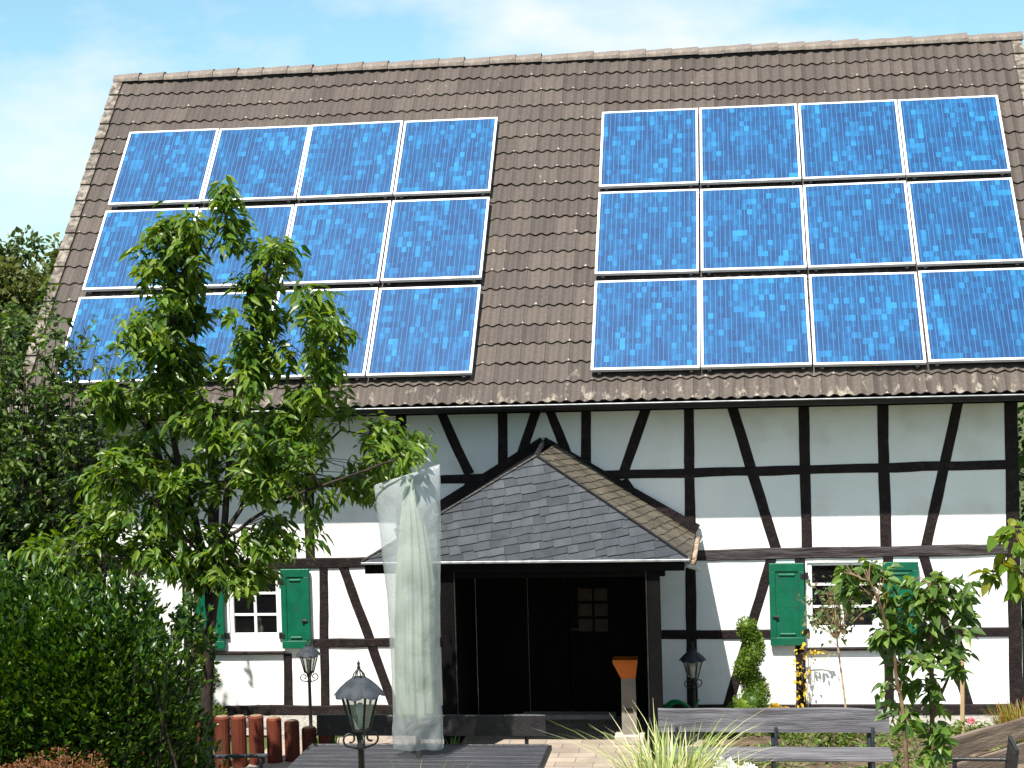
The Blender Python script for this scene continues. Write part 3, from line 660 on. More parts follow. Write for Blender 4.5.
for sx_ in (-1, 1):                                  # dark board where the slates meet the wall
    a = Vector((PC+sx_*(PH+.06), 0, PZ+.05)); b = Vector((PC, 0, PA+.035)); e = (b-a).normalized(); q = Vector((e.z, 0, -e.x))*.06
    if q.z < 0: q = -q
    fb = MB(); fb.poly([a-q, a+q, b+q, b-q]); fb.poly([tuple(Vector(v)+Vector((0, -.05, 0))) for v in (a-q, b-q, b+q, a+q)])
    k = len(fb.v)-8
    fb.f += [(0, 4, 7, 1), (1, 7, 6, 2), (2, 6, 5, 3), (3, 5, 4, 0)]
    fb.xform(lambda p: p+Vector((0, -.028, 0))); fb.build('flashing_board', M['timber'], porch)
ff = MB(); ff.box(PC-PH+.02, FY0+.03, PZ-.13, PC+PH-.04, FY0+.10, PZ-.025, .006); ff.box(PC-PH+.02, FY0+.10, PZ-.14, PC-PH+.10, 0-.03, PZ-.03); ff.box(PC+PH-.14, FY0+.10, PZ-.14, PC+PH-.06, -.03, PZ-.03); ff.build('fascia', M['dark_wood'], porch)
ft = MB(); ft.box(PC-PH-.01, FY0-.028, PZ-.022, PC+PH+.02, FY0+.028, PZ+.004, .004); ft.build('drip_trim', M['zinc'], porch)
sg = MB(); n_ = 8                                     # rusty half-round side gutter
for y in (FY0-.03, -.04):
    for i in range(n_): t = PI+PI*i/(n_-1); sg.v.append((PC+PH+.045+.055*math.cos(t), y, PZ+.0+.055*math.sin(t)))
    for i in range(n_): t = PI+PI*i/(n_-1); sg.v.append((PC+PH+.045+.049*math.cos(t), y, PZ+.002+.049*math.sin(t)))
for i in range(n_-1): sg.f.append((i, i+1, 2*n_+i+1, 2*n_+i)); sg.f.append((n_+i, 3*n_+i, 3*n_+i+1, n_+i+1))
sg.build('side_gutter', M['rust'], porch, True)
dp = MB(); dp.tube([(PC+PH-.02, FY0+.06, PZ-.07), (PC+PH+.07, FY0+.3, PZ-.13), (PC+PH+.10, FY0+.42, PZ-.17)], .03, 8); dp.build('spout', M['zinc'], porch)
for x0, x1 in ((-2.72, -2.56), (-.42, -.28)):
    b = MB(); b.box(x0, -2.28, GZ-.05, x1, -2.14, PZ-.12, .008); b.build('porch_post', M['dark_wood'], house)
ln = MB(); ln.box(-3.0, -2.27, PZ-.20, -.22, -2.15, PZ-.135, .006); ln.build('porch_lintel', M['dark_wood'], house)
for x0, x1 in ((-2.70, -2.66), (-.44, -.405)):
    b = MB(); b.box(x0, -2.13, GZ, x1, -.05, PZ-.15); b.build('porch_shade_wall', M['dark_wood'], house)  # side walls added to keep the inside of the porch dark
bb = MB(); bb.box(-2.655, -.05, GZ, -2.015, -.028, PZ-.15); bb.box(-1.025, -.05, GZ, -.445, -.028, PZ-.15); bb.box(-2.015, -.05, 1.855, -1.025, -.028, PZ-.15); bb.build('porch_shade_lining', M['dark_wood'], house)  # near-black boards added over the house wall to stand for the porch's shade
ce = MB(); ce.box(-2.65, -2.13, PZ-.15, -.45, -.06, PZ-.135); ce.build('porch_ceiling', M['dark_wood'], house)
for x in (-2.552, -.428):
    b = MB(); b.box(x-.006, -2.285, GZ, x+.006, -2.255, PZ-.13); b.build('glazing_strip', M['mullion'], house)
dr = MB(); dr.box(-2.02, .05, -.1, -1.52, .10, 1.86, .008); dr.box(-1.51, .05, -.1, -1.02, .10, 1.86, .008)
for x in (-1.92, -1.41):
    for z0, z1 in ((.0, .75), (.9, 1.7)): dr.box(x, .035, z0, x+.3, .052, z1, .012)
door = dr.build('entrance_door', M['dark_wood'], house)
h = MB(); h.tube([(-1.48, .04, .95), (-1.48, -.01, .95), (-1.38, -.012, .95)], .011, 7); h.build('handle', M['iron'], door)
th = MB(); th.box(-2.1, -.22, GZ-.02, -.95, -.02, -.065, .008); th.build('door_step', M['stone'], house)
nb = thing('picture_board', 'dark framed board of small brown pictures on the door inside the porch', 'picture board', (-1.20, .034, .88))
b = MB(); b.box(-.22, -.03, 0, .22, -.001, .62, .006); b.build('board', M['dark_wood'], nb)
for i in range(2):
    for j in range(3):
        b = MB(); b.box(-.19+.2*i, -.036, .04+.19*j, -.02+.2*i, -.031, .19+.19*j); b.build('picture', M['paper'], nb)

# ================================================================== SOLAR PANELS (a thing each)
MW, MH, MG = 1.30, 1.459, .123
def make_panel():
    root = bpy.data.objects.new('solar_panel', None); C.objects.link(root); root.rotation_euler = (A, 0, 0); root.empty_display_size = .1
    f = MB(); w = .030; t0, t1 = -.042, .004
    for q in ((0, 0, MW, w), (0, MH-w, MW, MH), (0, w, w, MH-w), (MW-w, w, MW, MH-w)): f.box(q[0], q[1], t0, q[2], q[3], t1, .002)
    f.build('frame', M['aluminium'], root)
    c_ = MB(); c_.v = [(w-.002, w-.002, 0), (MW-w+.002, w-.002, 0), (MW-w+.002, MH-w+.002, 0), (w-.002, MH-w+.002, 0), (w, w, -.03), (MW-w, w, -.03), (MW-w, MH-w, -.03), (w, MH-w, -.03)]
    c_.f = [(0, 1, 2, 3), (7, 6, 5, 4)]
    o = c_.build('cells', M['cells'], root); uvl = o.data.uv_layers.new(name='UVMap')
    for i, uv in enumerate([(0, 0), (1, 0), (1, 1), (0, 1)]*2): uvl.data[i].uv = uv
    for x in (.08, MW-.12):
        r = MB(); r.box(x, -.02, -.085, x+.04, MH+.03, t0-.001); r.build('mounting_rail', M['rail_metal'], root)
    return root
proto = make_panel()
rows = ['top', 'middle', 'bottom']; first = True
colsL = ['leftmost', 'second from the left', 'third from the left', 'rightmost']
for gi, (X0, gname) in enumerate(((-7.835, 'left'), (-1.136, 'right'))):
    for r in range(3):
        for c in range(4):
            o = proto if first else copy_tree(proto); first = False
            s0 = 5.02 - r*(MH+MG) - MH
            q = rp_(X0 + c*1.32 + .01, s0, .13); o.location = (q[0]+random.gauss(0, .003), q[1], q[2]+random.gauss(0, .003))
            o.rotation_euler = (A+random.gauss(0, .0035), random.gauss(0, .0025), random.gauss(0, .0015))
            tag(o, f'blue solar panel, {colsL[c]} of the {rows[r]} row in the {gname} array', 'solar panel', 'solar panels on the tiled roof')

# ================================================================== LAMPS
def make_lamp(label, loc, scale, post, base=True):
    t = thing('garden_lamp', label, 'lamp', loc)
    s = scale; z = post
    p_ = MB(); p_.lathe([(.075*s, 0), (.075*s, .03*s), (.045*s, .06*s), (.030*s, .12*s), (.026*s, z-.16*s), (.034*s, z-.15*s), (.034*s, z-.13*s), (.024*s, z-.10*s), (.05*s, z-.01*s), (.06*s, z)], 12); p_.build('pole', M['iron'], t, True)
    sc = MB()
    for k in range(4):
        a = k*PI/2+.4; d_ = Vector((math.cos(a), math.sin(a), 0)); pts = []
        for i in range(15):
            u = i/14; th_ = -PI/2 + u*2.1*PI; rr = .062*s*(1-.62*u)
            pts.append(Vector((0, 0, z-.09*s)) + d_*(.085*s + rr*math.cos(th_)) + Vector((0, 0, rr*math.sin(th_)+.02*s)))
        sc.tube([Vector((0, 0, z-.15*s))+d_*.02*s] + pts, .0085*s, 5)
    sc.build('scrollwork', M['iron'], t, True)
    H = .285*s; r0, r1 = .072*s, .148*s; n = 6
    gl = MB(); gl.lathe([(r0*.96, z), (r1*.96, z+H)], n, closed=False); gl.build('lantern_glass', M['lamp_glass'], t)
    fr = MB()
    for j in range(n):
        a = 2*PI*j/n; fr.tube([(r0*math.cos(a), r0*math.sin(a), z), (r1*math.cos(a), r1*math.sin(a), z+H)], .0115*s, 4)
    fr.lathe([(r0*1.06, z-.005*s), (r0*1.06, z+.016*s), (r0*.7, z+.016*s), (r0*.7, z-.005*s)], n); fr.lathe([(r1*1.03, z+H-.012*s), (r1*1.03, z+H+.004*s), (r1*.9, z+H+.004*s), (r1*.9, z+H-.012*s)], n)
    fr.build('lantern_frame', M['iron'], t)
    bl = MB(); bl.lathe([(.018*s, z+.01*s), (.018*s, z+.10*s), (.032*s, z+.13*s), (.036*s, z+.17*s), (.022*s, z+.205*s), (.004*s, z+.215*s)], 12); bl.build('bulb', M['white_paint'], t, True)
    cp = MB(); zc = z+H; N_ = 48
    for i, (r, hh, am) in enumerate([(.206*s, -.018*s, .05), (.20*s, -.002*s, .045), (.155*s, .05*s, .03), (.10*s, .098*s, .02), (.055*s, .128*s, .0), (.045*s, .132*s, 0)]):
        for j in range(N_):
            a = 2*PI*j/N_; lob = abs(math.cos(4*a)); rr = r*(1-am*(1-lob)*1.6); cp.v.append((rr*math.cos(a), rr*math.sin(a), zc+hh+(.020*s*(1-lob) if i == 0 else .008*s*(1-lob) if i == 1 else 0)))
    for i in range(5):
        for j in range(N_): cp.f.append((i*N_+j, i*N_+(j+1) % N_, (i+1)*N_+(j+1) % N_, (i+1)*N_+j))
    cp.f.append(tuple(5*N_+j for j in range(N_))); cp.build('cap', M['zinc_gray'], t)
    fi = MB()
    for k in range(6):
        a = k*PI/3; d_ = Vector((math.cos(a), math.sin(a), 0))
        fi.tube([d_*.05*s+Vector((0, 0, zc+.128*s)), d_*.042*s+Vector((0, 0, zc+.155*s)), d_*.016*s+Vector((0, 0, zc+.185*s)), d_*.006*s+Vector((0, 0, zc+.20*s))], .006*s, 4)
    fi.lathe([(.008*s, zc+.19*s), (.016*s, zc+.205*s), (.008*s, zc+.222*s), (.014*s, zc+.235*s), (.003*s, zc+.262*s)], 8); fi.build('finial', M['iron'], t, True)
    return t
make_lamp('black lantern lamp with grey scalloped cap, the largest, in front of the dark table', (-2.39, -8.0, gh(-2.39, -8)), 1.0, 1.70)
make_lamp('small black lantern lamp behind the red palisade, under the right shutter of the left window', (-4.40, -1.6, GZ), .74, .86)
make_lamp('small black lantern lamp right of the porch opening, beside the spiral topiary', (.02, -.9, GZ), .78, .64)

# ================================================================== FURNITURE
def plank(mb, x0, y0, z0, x1, y1, z1, ch=.008):
    k = len(mb.v); mb.box(x0, y0, z0, x1, y1, z1, ch); return mb
def make_bench(label, loc, rz, L, wood, metal, back, group=None, seat_z=.44, seat_d=.42, strut=True, tilt=.10):
    """back: list of (z0, z1) planks of the backrest; the bench faces its local -y"""
    t = thing('garden_bench', label, 'bench', loc, rz, group)
    for z0, z1 in back:
        b = MB(); n = 24; k = len(b.v)
        ph = random.uniform(0, 9)
        for i in range(n+1):
            x = L*i/n; tp = z1 + .010*fbm(x*1.5, ph)*2; bt = z0 + .008*fbm(x*1.3, ph+4)
            for yy, zz in ((-.022, bt), (-.022, tp-.01), (-.012, tp), (.012, tp), (.022, tp-.01), (.022, bt)): b.v.append((x, yy + tilt*(zz-seat_z), zz))
        for i in range(n):
            for j in range(6): b.f.append((i*6+j, (i+1)*6+j, (i+1)*6+(j+1) % 6, i*6+(j+1) % 6))
        b.f.append(tuple(range(6))); b.f.append(tuple(n*6+j for j in reversed(range(6)))); b.build('backrest_plank', wood, t)
    for i in range(3):
        b = MB(); w = seat_d/3; plank(b, 0, -.06-w*(i+1)+.012, seat_z-.045, L, -.06-w*i, seat_z+random.uniform(-.003, .003)); b.build('seat_plank', wood, t)
    for x in ((.16, L-.2) if not strut else (.16, L/2, L-.2)):
        b = MB(); zt = back[-1][1]-.05
        b.tube([(x, .03, 0), (x, .03, seat_z-.05), (x, .034+tilt*(zt-seat_z), zt)], .022, 6); b.tube([(x, .03, seat_z-.065), (x, -seat_d-.03, seat_z-.065), (x, -seat_d-.01, 0)], .02, 6)
        b.build('leg', metal, t)
        if strut: c_ = MB(); c_.tube([(x+.03, -.04, seat_z-.01), (x+.03, -.034, back[-1][0]+.06)], .018, 6); c_.build('back_strut', metal, t)
    return t
make_bench('black painted bench behind the table with the wrapped parasol', (-3.81, -3.70, GZ), 0, 2.39, M['black_wood'], M['iron'], [(.62, .825)], strut=False)
make_bench('weathered grey plank bench between the tall pale grass and the leafy sapling', (-.28, -3.40, GZ), 0, 2.34, M['gray_wood'], M['zinc_gray'], [(.59, .83)], seat_z=.455, seat_d=.46)
make_bench('brown wooden bench set at an angle at the right edge behind the dark metal chair', (2.50, -4.82, GZ), RAD(47), 1.7, M['brown_wood'], M['iron'], [(.44, .63), (.66, .86)], strut=False)
def make_table():
    t = thing('garden_table', 'dark grey slatted table under the wrapped parasol', 'table', (-3.68, -5.42, GZ)); L, D_, H = 2.38, .90, .72
    n = 6; w = D_/n
    for i in range(n):
        b = MB(); plank(b, 0, w*i+.004, H-.035, L, w*(i+1)-.006, H+random.uniform(-.002, .002), .004); b.build('table_slat', M['table_wood'], t)
    for x in (.25, L-.29):
        b = MB(); plank(b, x, .06, H-.095, x+.04, D_-.06, H-.036); b.build('cross_rail', M['black_wood'], t)
        for y0, y1 in ((.02, .12), (D_-.12, D_-.02)):
            b = MB(); plank(b, x, y0, 0, x+.045, y1-.02, H-.096); b.build('leg', M['black_wood'], t)
    e = MB(); plank(e, L, .0, H-.05, L+.035, D_, H+.003, .005); e.build('end_rail', M['black_wood'], t)
    e = MB(); plank(e, 0, D_, H-.075, L, D_+.03, H+.004, .005); e.build('edge_rail', M['black_wood'], t)
make_table()
def make_chair(label, loc, rz, m, mb_):
    t = thing('metal_chair', label, 'chair', loc, rz); w = .54
    b = MB(); b.tube([(0, .02, .45), (0, .08, .92), (w, .08, .92), (w, .02, .45)], .018, 6); b.build('back_frame', m, t)
    b = MB(); b.box(.016, .035, .50, w-.016, .06, .88, .004)
    k = 0; b.xform(lambda p: Vector((p.x, p.y+(p.z-.5)*.10-.012, p.z))); b.build('back_panel', mb_, t)
    b = MB(); b.box(0, -.50, .425, w, .03, .455, .01); b.build('seat', mb_, t)
    for x in (0, w):
        b = MB(); b.box(x-.028, -.50, .692, x+.028, .045, .722, .008); b.build('armrest', m, t)
        b = MB(); b.tube([(x, -.44, 0), (x, -.42, .692)], .022, 6); b.build('leg', m, t)
        b = MB(); b.tube([(x, .08, 0), (x, .02, .45)], .018, 6); b.build('leg', m, t)
    return t
make_chair('grey metal armchair standing in front of the red log palisade', (-4.44, -5.50, GZ), RAD(96), M['zinc_gray'], M['zinc_gray'])
make_chair('dark metal armchair at the right edge, in front of the brown bench', (2.94, -4.96, GZ), RAD(-92), M['iron'], M['iron'])

# --- parasol wrapped in a clear plastic bag
par = thing('wrapped_parasol', 'closed pale green parasol wrapped in a clear plastic bag above the table', 'parasol', (-2.50, -4.98, GZ))
pl_ = MB(); pl_.tube([(0, 0, 0), (0, 0, 3.38)], .024, 10); pl_.build('pole', M['cream'], par, True)
cv_ = MB(); n = 128
for i, (z, r) in enumerate([(1.12, .155), (1.16, .185), (1.4, .188), (1.7, .185), (2.0, .182), (2.25, .178), (2.45, .168), (2.7, .145), (2.95, .115), (3.2, .075), (3.36, .038), (3.41, .012)]):
    for j in range(n):
        a = 2*PI*j/n; q = .93 + .24*(abs(math.cos(5.5*a+.25*math.sin(z*3)))-.5) + .10*(abs(math.cos(13*a+z*.6))-.5)+.05*fbm(a*3, z*2)
        if z < 1.15: q *= 1+.05*math.cos(5*a)
        cv_.v.append((r*q*math.cos(a)+.012*math.sin(z*3), r*q*math.sin(a), z+(.05*math.cos(8*a) if i == 0 else 0)))
for i in range(11):
    for j in range(n): cv_.f.append((i*n+j, i*n+(j+1) % n, (i+1)*n+(j+1) % n, (i+1)*n+j))
cv_.build('canopy', M['canvas'], par, False)
bag = MB(); n = 56; prof = []
#        z,     x left, x right, half depth
ring = [(.80, -.245, .245, .10), (.86, -.25, .245, .14), (1.0, -.245, .24, .17), (1.15, -.235, .235, .20), (1.5, -.235, .23, .21), (1.9, -.245, .235, .21), (2.3, -.26, .25, .205), (2.6, -.29, .265, .185), (2.9, -.315, .275, .15), (3.1, -.335, .28, .115), (3.24, -.352, .283, .07), (3.33, -.36, .285, .03), (3.36, -.362, .285, .006)]
zz_all = []
R2 = []
for a, b in zip(ring[:-1], ring[1:]):
    m_ = max(1, int((b[0]-a[0])/.05))
    for i in range(m_): R2.append([a[k]+(b[k]-a[k])*i/m_ for k in range(4)])
R2.append(list(ring[-1]))
for i, (z, xl, xr, hd) in enumerate(R2):
    for j in range(n):
        a = 2*PI*j/n; ca_, sa_ = math.cos(a), math.sin(a)
        x = (xl+xr)/2 + (xr-xl)/2*math.copysign(abs(ca_)**.8, ca_); y = hd*math.copysign(abs(sa_)**.9, sa_)
        top = max(0, (z-2.9)/.46); zt = z + top*.19*((x-xl)/(xr-xl)-.15)
        low = max(0, (1.15-z)/.35); wr = (.012+.03*low)*fbm(x*9+z*2, z*7, y*9) + (.010+.02*top)*fbm(x*4, z*3.5+9, 2)
        bag.v.append((x+wr*.6, y*(1+.12*fbm(x*6, z*4, 3))-wr, zt + .02*low*fbm(x*8, 2, 1)))
k = len(R2)
for i in range(k-1):
    for j in range(n): bag.f.append((i*n+j, i*n+(j+1) % n, (i+1)*n+(j+1) % n, (i+1)*n+j))
bag.f.append(tuple((k-1)*n+j for j in range(n)))
bag.build('plastic_bag', M['film'], par, True)

# --- bin, hose, stake
bn = thing('ash_bin', 'cream pedestal bin with an orange hopper top at the right side of the porch', 'bin', (-.705, -1.35, GZ))
def frustum(mb, w0, d0, z0, w1, d1, z1, ox=0):
    b = len(mb.v)
    for w, d_, z, o in ((w0, d0, z0, 0), (w1, d1, z1, ox)): mb.v += [(o-w/2, -d_/2, z), (o+w/2, -d_/2, z), (o+w/2, d_/2, z), (o-w/2, d_/2, z)]
    mb.f += [(b, b+3, b+2, b+1), (b+4, b+5, b+6, b+7), (b, b+1, b+5, b+4), (b+1, b+2, b+6, b+5), (b+2, b+3, b+7, b+6), (b+3, b, b+4, b+7)]
    return mb
b = MB(); frustum(b, .17, .17, .10, .165, .165, .745); b.build('pedestal', M['cream'], bn)
b = MB(); b.box(-.045, -.092, .36, .045, -.086, .40); b.build('slot', M['iron'], bn)
b = MB(); frustum(b, .165, .165, .746, .28, .24, .93, -.03); frustum(b, .28, .24, .931, .285, .245, .965); b.v[8:] = [(x-.03, y, z) for x, y, z in b.v[8:]]; b.build('hopper', M['orange'], bn)
b = MB(); b.box(-.17, -.15, 0, .17, .15, .10, .01); b.build('foot', M['stone'], bn)
hz = MB()
for k in range(5):
    r = .15-.012*(k % 3); pts = [(r*math.cos(2*PI*i/28)+.01*k, -.02*k+.008*math.sin(i), .17+r*math.sin(2*PI*i/28)) for i in range(29)]
    hz.tube(pts, .013, 6)
hz.tube([(.12, -.03, .12), (.22, -.05, .16), (.27, -.02, .34)], .015, 6)
o = hz.build('garden_hose', M['hose'], None, True); o.location = (-.20, -.62, GZ); tag(o, 'coiled green garden hose leaning by the right porch post', 'hose')
st_ = MB(); st_.tube([(0, 0, 0), (.012, 0, 1.0)], .026, 7); o = st_.build('wooden_stake', M['stake']); o.location = (3.05, -1.2, GZ); tag(o, 'pale round wooden stake standing in the bed at the right end of the house', 'stake')

# --- red log palisade
pa = thing('log_palisade', 'edging of upright red brown logs stepping down to the right below the left window', 'palisade', (-5.2, -2.2, GZ))
for i in range(17):
    x = 1.12 - i*.185; hh = .30 + .035*max(0, i) if i < 5 else .47; hh = [.34, .37, .44, .50, .54, .55, .55][min(i, 6)] + random.gauss(0, .006)
    y = -.30*sm(i/6) - .12*max(0, i-6)*.6
    b = MB(); r = .086; b.lathe([(r, -.1), (r, hh-.02), (r-.018, hh)], 14, (x, y, 0)); lg = b.build('log', M['palisade'], pa, False)
    e = MB(); e.lathe([(r-.020, hh-.01), (r-.020, hh+.002)], 14, (x, y, 0)); e.build('sawn_top', M['log_top'], lg)

# ================================================================== PLANTS
def limb_mesh(limbs, r0, taper, n=7):
    mb = MB()
    for i, l in enumerate(limbs):
        pts = []
        V_ = [Vector(p) for p in l]
        for a, b in zip(V_[:-1], V_[1:]):
            for k in range(4): pts.append(a.lerp(b, k/4) + Vector((random.gauss(0, .012), random.gauss(0, .012), 0))*(k > 0)*.7)
        pts.append(V_[-1]); m_ = len(pts)
        ra, rb_ = r0[i], taper[i]
        mb.tube(pts, [ra+(rb_-ra)*j/(m_-1) for j in range(m_)], n)
    return mb
def shoots(clusters, y0, ys, limbs, per, leafL, leafW, spread, droop_dir, twig_r=.006, dens=1, jit=.015, name_=''):
    """each cluster is a bunch of shoot tips; every tip carries a whorl of hanging leaves and a twig to the nearest limb"""
    lp_ = [Vector(a).lerp(Vector(b), t) for l in limbs for a, b in zip(l[:-1], l[1:]) for t in (0, .33, .66, 1)]
    P, D, tw = [], [], MB()
    for x, z, rx, rz, n in clusters:
        for _ in range(int(n*dens+.5)):
            c = Vector((x + rx*random.gauss(0, .48) - (.06 if name_ == 'cherry' and x > -2.75 else 0), y0 + ys*random.gauss(0, .5) + (.75 if name_ == 'cherry' and x > -3.2 else 0), z + rz*random.gauss(0, .55)))
            near = min(lp_, key=lambda q: (q-c).length + .6*max(0, q.z-c.z))
            mid_ = near.lerp(c, .55) + Vector((0, 0, .06)); tw.tube([near, mid_, c, c+Vector((0, 0, -.02))], [twig_r*1.3, twig_r, twig_r*.7, twig_r*.5], 4, False)
            out_ = (c-near).normalized()
            for k in range(per):
                t = random.random(); base = mid_.lerp(c, .1+.9*t)
                a = random.uniform(0, 2*PI); dd = Vector((math.cos(a)*spread, math.sin(a)*spread, droop_dir+random.gauss(0, .35))) + out_*.45
                P.append(tuple(base+Vector((random.gauss(0, jit), random.gauss(0, jit), random.gauss(0, jit))))); D.append(tuple(dd))
    n = len(P); LL = leafL*rng.uniform(.65, 1.15, n)
    return P, D, LL, LL*leafW, tw

CH = [(-4.22, 5.99, 0.08, 0.1, 2), (-4.66, 5.69, 0.27, 0.17, 8), (-4.93, 5.33, 0.21, 0.27, 8), (-4.12, 5.6, 0.14, 0.15, 4), (-4.69, 5.03, 0.24, 0.27, 10), (-5.07, 4.71, 0.25, 0.29, 9), (-4.8, 4.55, 0.24, 0.19, 7), (-4.87, 4.16, 0.41, 0.31, 13), (-5.33, 4.03, 0.31, 0.18, 7), (-3.92, 5.01, 0.21, 0.31, 9), (-3.76, 5.44, 0.12, 0.15, 3), (-3.98, 4.43, 0.29, 0.31, 11), (-3.35, 4.82, 0.19, 0.25, 8), (-3.27, 4.32, 0.13, 0.33, 8), (-4.28, 3.86, 0.47, 0.27, 13), (-3.58, 3.8, 0.41, 0.31, 13), (-5.29, 3.59, 0.23, 0.18, 6), (-5.42, 3.3, 0.25, 0.14, 6), (-2.63, 3.46, 0.19, 0.1, 4), (-2.9, 3.64, 0.17, 0.15, 4), (-3.06, 3.14, 0.25, 0.15, 5), (-3.9, 3.27, 0.46, 0.27, 13), (-4.6, 3.28, 0.37, 0.27, 8), (-5.01, 2.9, 0.27, 0.21, 6), (-4.47, 2.65, 0.18, 0.21, 3), (-3.72, 2.69, 0.37, 0.21, 7), (-4.13, 2.38, 0.33, 0.1, 3), (-4.67, 2.48, 0.21, 0.12, 3), (-5.52, 2.76, 0.22, 0.12, 3), (-5.92, 2.59, 0.34, 0.08, 6), (-6.27, 2.64, 0.12, 0.08, 2), (-5.12, 2.55, 0.24, 0.08, 4)]
CH += [(-4.55, 2.35, .30, .16, 4), (-4.15, 2.30, .25, .10, 3), (-4.95, 2.55, .25, .15, 3), (-5.6, 3.0, .25, .2, 3)]
LIMB = [[(-4.64, -4.9, -0.2), (-4.62, -4.9, 0.78), (-4.58, -4.9, 1.32), (-4.52, -4.9, 1.91), (-4.6, -4.8, 2.49), (-4.86, -4.7, 3.37), (-4.95, -4.8, 4.26), (-4.79, -4.9, 5.04), (-4.61, -4.9, 5.66)], [(-4.52, -4.9, 1.91), (-4.36, -5.0, 2.71), (-4.29, -4.9, 3.57), (-4.13, -5.0, 4.34), (-3.92, -4.9, 5.11), (-3.76, -4.9, 5.54)], [(-4.36, -5.0, 2.71), (-4.05, -4.9, 3.27), (-3.71, -4.8, 3.84), (-3.49, -4.8, 4.42), (-3.38, -4.7, 5.0)], [(-4.36, -5.0, 2.71), (-3.75, -5.1, 3.09), (-3.14, -5.2, 3.29), (-2.62, -5.1, 3.46)], [(-4.6, -4.8, 2.49), (-4.84, -5.1, 2.92), (-5.19, -5.2, 3.32), (-5.41, -5.3, 3.33)], [(-4.6, -4.8, 2.49), (-5.02, -5.2, 2.55), (-5.78, -5.3, 2.62), (-6.23, -5.3, 2.62)], [(-4.86, -4.7, 3.37), (-5.25, -4.7, 3.87), (-5.5, -4.7, 4.02)], [(-4.79, -4.9, 5.04), (-4.39, -5.0, 5.51), (-4.19, -5.0, 6.03)], [(-4.05, -4.9, 3.27), (-3.7, -4.5, 3.33), (-3.3, -4.4, 3.71), (-3.02, -4.4, 3.66)]]
cherry = thing('cherry_tree', 'young cherry tree with long drooping bright green leaves standing before the left solar panels', 'tree', (0, 0, 0))
tr = limb_mesh(LIMB, [.072, .042, .026, .020, .016, .013, .014, .011, .014], [.012, .012, .01, .01, .008, .007, .008, .006, .008])
P, D, LL, LW, tw = shoots(CH, -4.9, .60, LIMB, 25, .145, .36, .9, -.45, .004, 2.35, .05, 'cherry')
k = len(tr.v); tr.v += tw.v; tr.f += [tuple(i+k for i in f) for f in tw.f]
tr.build('trunk', M['bark'], cherry, True)
leaves('crown', P, D, LL, LW, M['cherry_leaf'], cherry, .22, .28, .45)

# laurel bush
bush = thing('laurel_bush', 'large rounded bush of glossy upright green leaves at the left foreground under the cherry tree', 'bush', (0, 0, 0))
PP, DD = [], []
for c, r, n in [((-5.85, -6.5, 1.55), (1.05, 1.0, .95), 9500), ((-4.98, -6.4, 1.42), (.72, .9, .82), 6500), ((-6.9, -6.5, 1.5), (.9, .9, .95), 4000), ((-5.3, -6.4, 1.85), (.75, .8, .58), 3000),
                ((-6.05, -6.8, 1.0), (.55, .6, 1.05), 3500), ((-5.4, -5.9, .6), (1.25, .7, 1.0), 4500), ((-4.72, -5.9, .6), (.42, .6, 1.0), 2500), ((-6.8, -6.0, .6), (.9, .6, 1.0), 2500)]:
    a, d_ = ell_points(n, c, r, .5); keep = a[:, 2] > -.1; PP.append(a[keep]); DD.append((d_*np.array([.6, .8, .4]) + np.array([0, -.1, .75]) + rng.normal(0, .35, d_.shape))[keep])
for k in range(230):                                   # upright young shoots breaking the outline
    x = random.uniform(-7.2, -4.25); y = random.uniform(-7.0, -5.7); zt = 2.46 - .55*abs((x+5.5)/1.5)**3 - .5*abs((y+6.3)/.9)**2 + random.gauss(0, .10)
    l_ = random.uniform(.18, .42); w_ = rng.normal(0, .12, 2); m_ = 22
    t_ = rng.random(m_); PP.append(np.stack([x+w_[0]*t_, y+w_[1]*t_, zt-.25+l_*t_], 1)); DD.append(np.stack([rng.normal(w_[0], .55, m_), rng.normal(w_[1], .55, m_), rng.normal(.75, .25, m_)], 1))
PP = np.concatenate(PP); DD = np.concatenate(DD); n = len(PP)
LL = rng.uniform(.055, .11, n); leaves('foliage', PP, DD, LL, LL*.40, M['bush_leaf'], bush, .2, .1, .7)
sm_ = MB()
for i in range(26):
    x = random.uniform(-6.4, -4.3); y = random.uniform(-6.8, -5.8); sm_.tube([(x*.6-2.1, y*.5-3.1, -.1), (x, y, .9), (x+random.gauss(0, .2), y+random.gauss(0, .2), 1.9)], [.02, .014, .006], 5)
sm_.build('stem', M['bark'], bush)

# airy shrub in front of the left verge
sh = thing('tall_shrub', 'tall airy shrub with small leaves at the left edge before the house corner', 'shrub', (0, 0, 0))
PP, DD = [], []; st = MB()
for i in range(100):
    x0, y0 = -7.4+random.gauss(0, .25), -2.6+random.gauss(0, .25); a = random.uniform(0, 2*PI); h = random.choice([random.uniform(2.2, 3.8), random.uniform(3.5, 5.0)]); rr = random.uniform(.3, 1.25)*(1.25-.14*h)
    tip = Vector((x0+rr*math.cos(a)*1.25, y0+rr*math.sin(a), h)); p0 = Vector((x0, y0, -.2)); pts = [p0.lerp(tip, t)+Vector((0, 0, .25*math.sin(t*PI))) for t in np.linspace(0, 1, 9)]
    st.tube(pts, [.016*(1-t)+.003 for t in np.linspace(0, 1, 9)], 4, False)
    for k in range(34):
        t = random.uniform(.22, 1); q = pts[0].lerp(pts[-1], t)+Vector((0, 0, .25*math.sin(t*PI))); dv = Vector((random.gauss(0, 1), random.gauss(0, 1), random.gauss(.15, .6))).normalized(); ln_ = random.uniform(.12, .42)
        st.tube([q, q+dv*ln_], [.004, .002], 3, False)
        for j in range(8):
            PP.append(tuple(q+dv*ln_*random.uniform(.2, 1))); DD.append((dv.x+random.gauss(0, .7), dv.y+random.gauss(0, .7), dv.z+random.gauss(-.1, .6)))
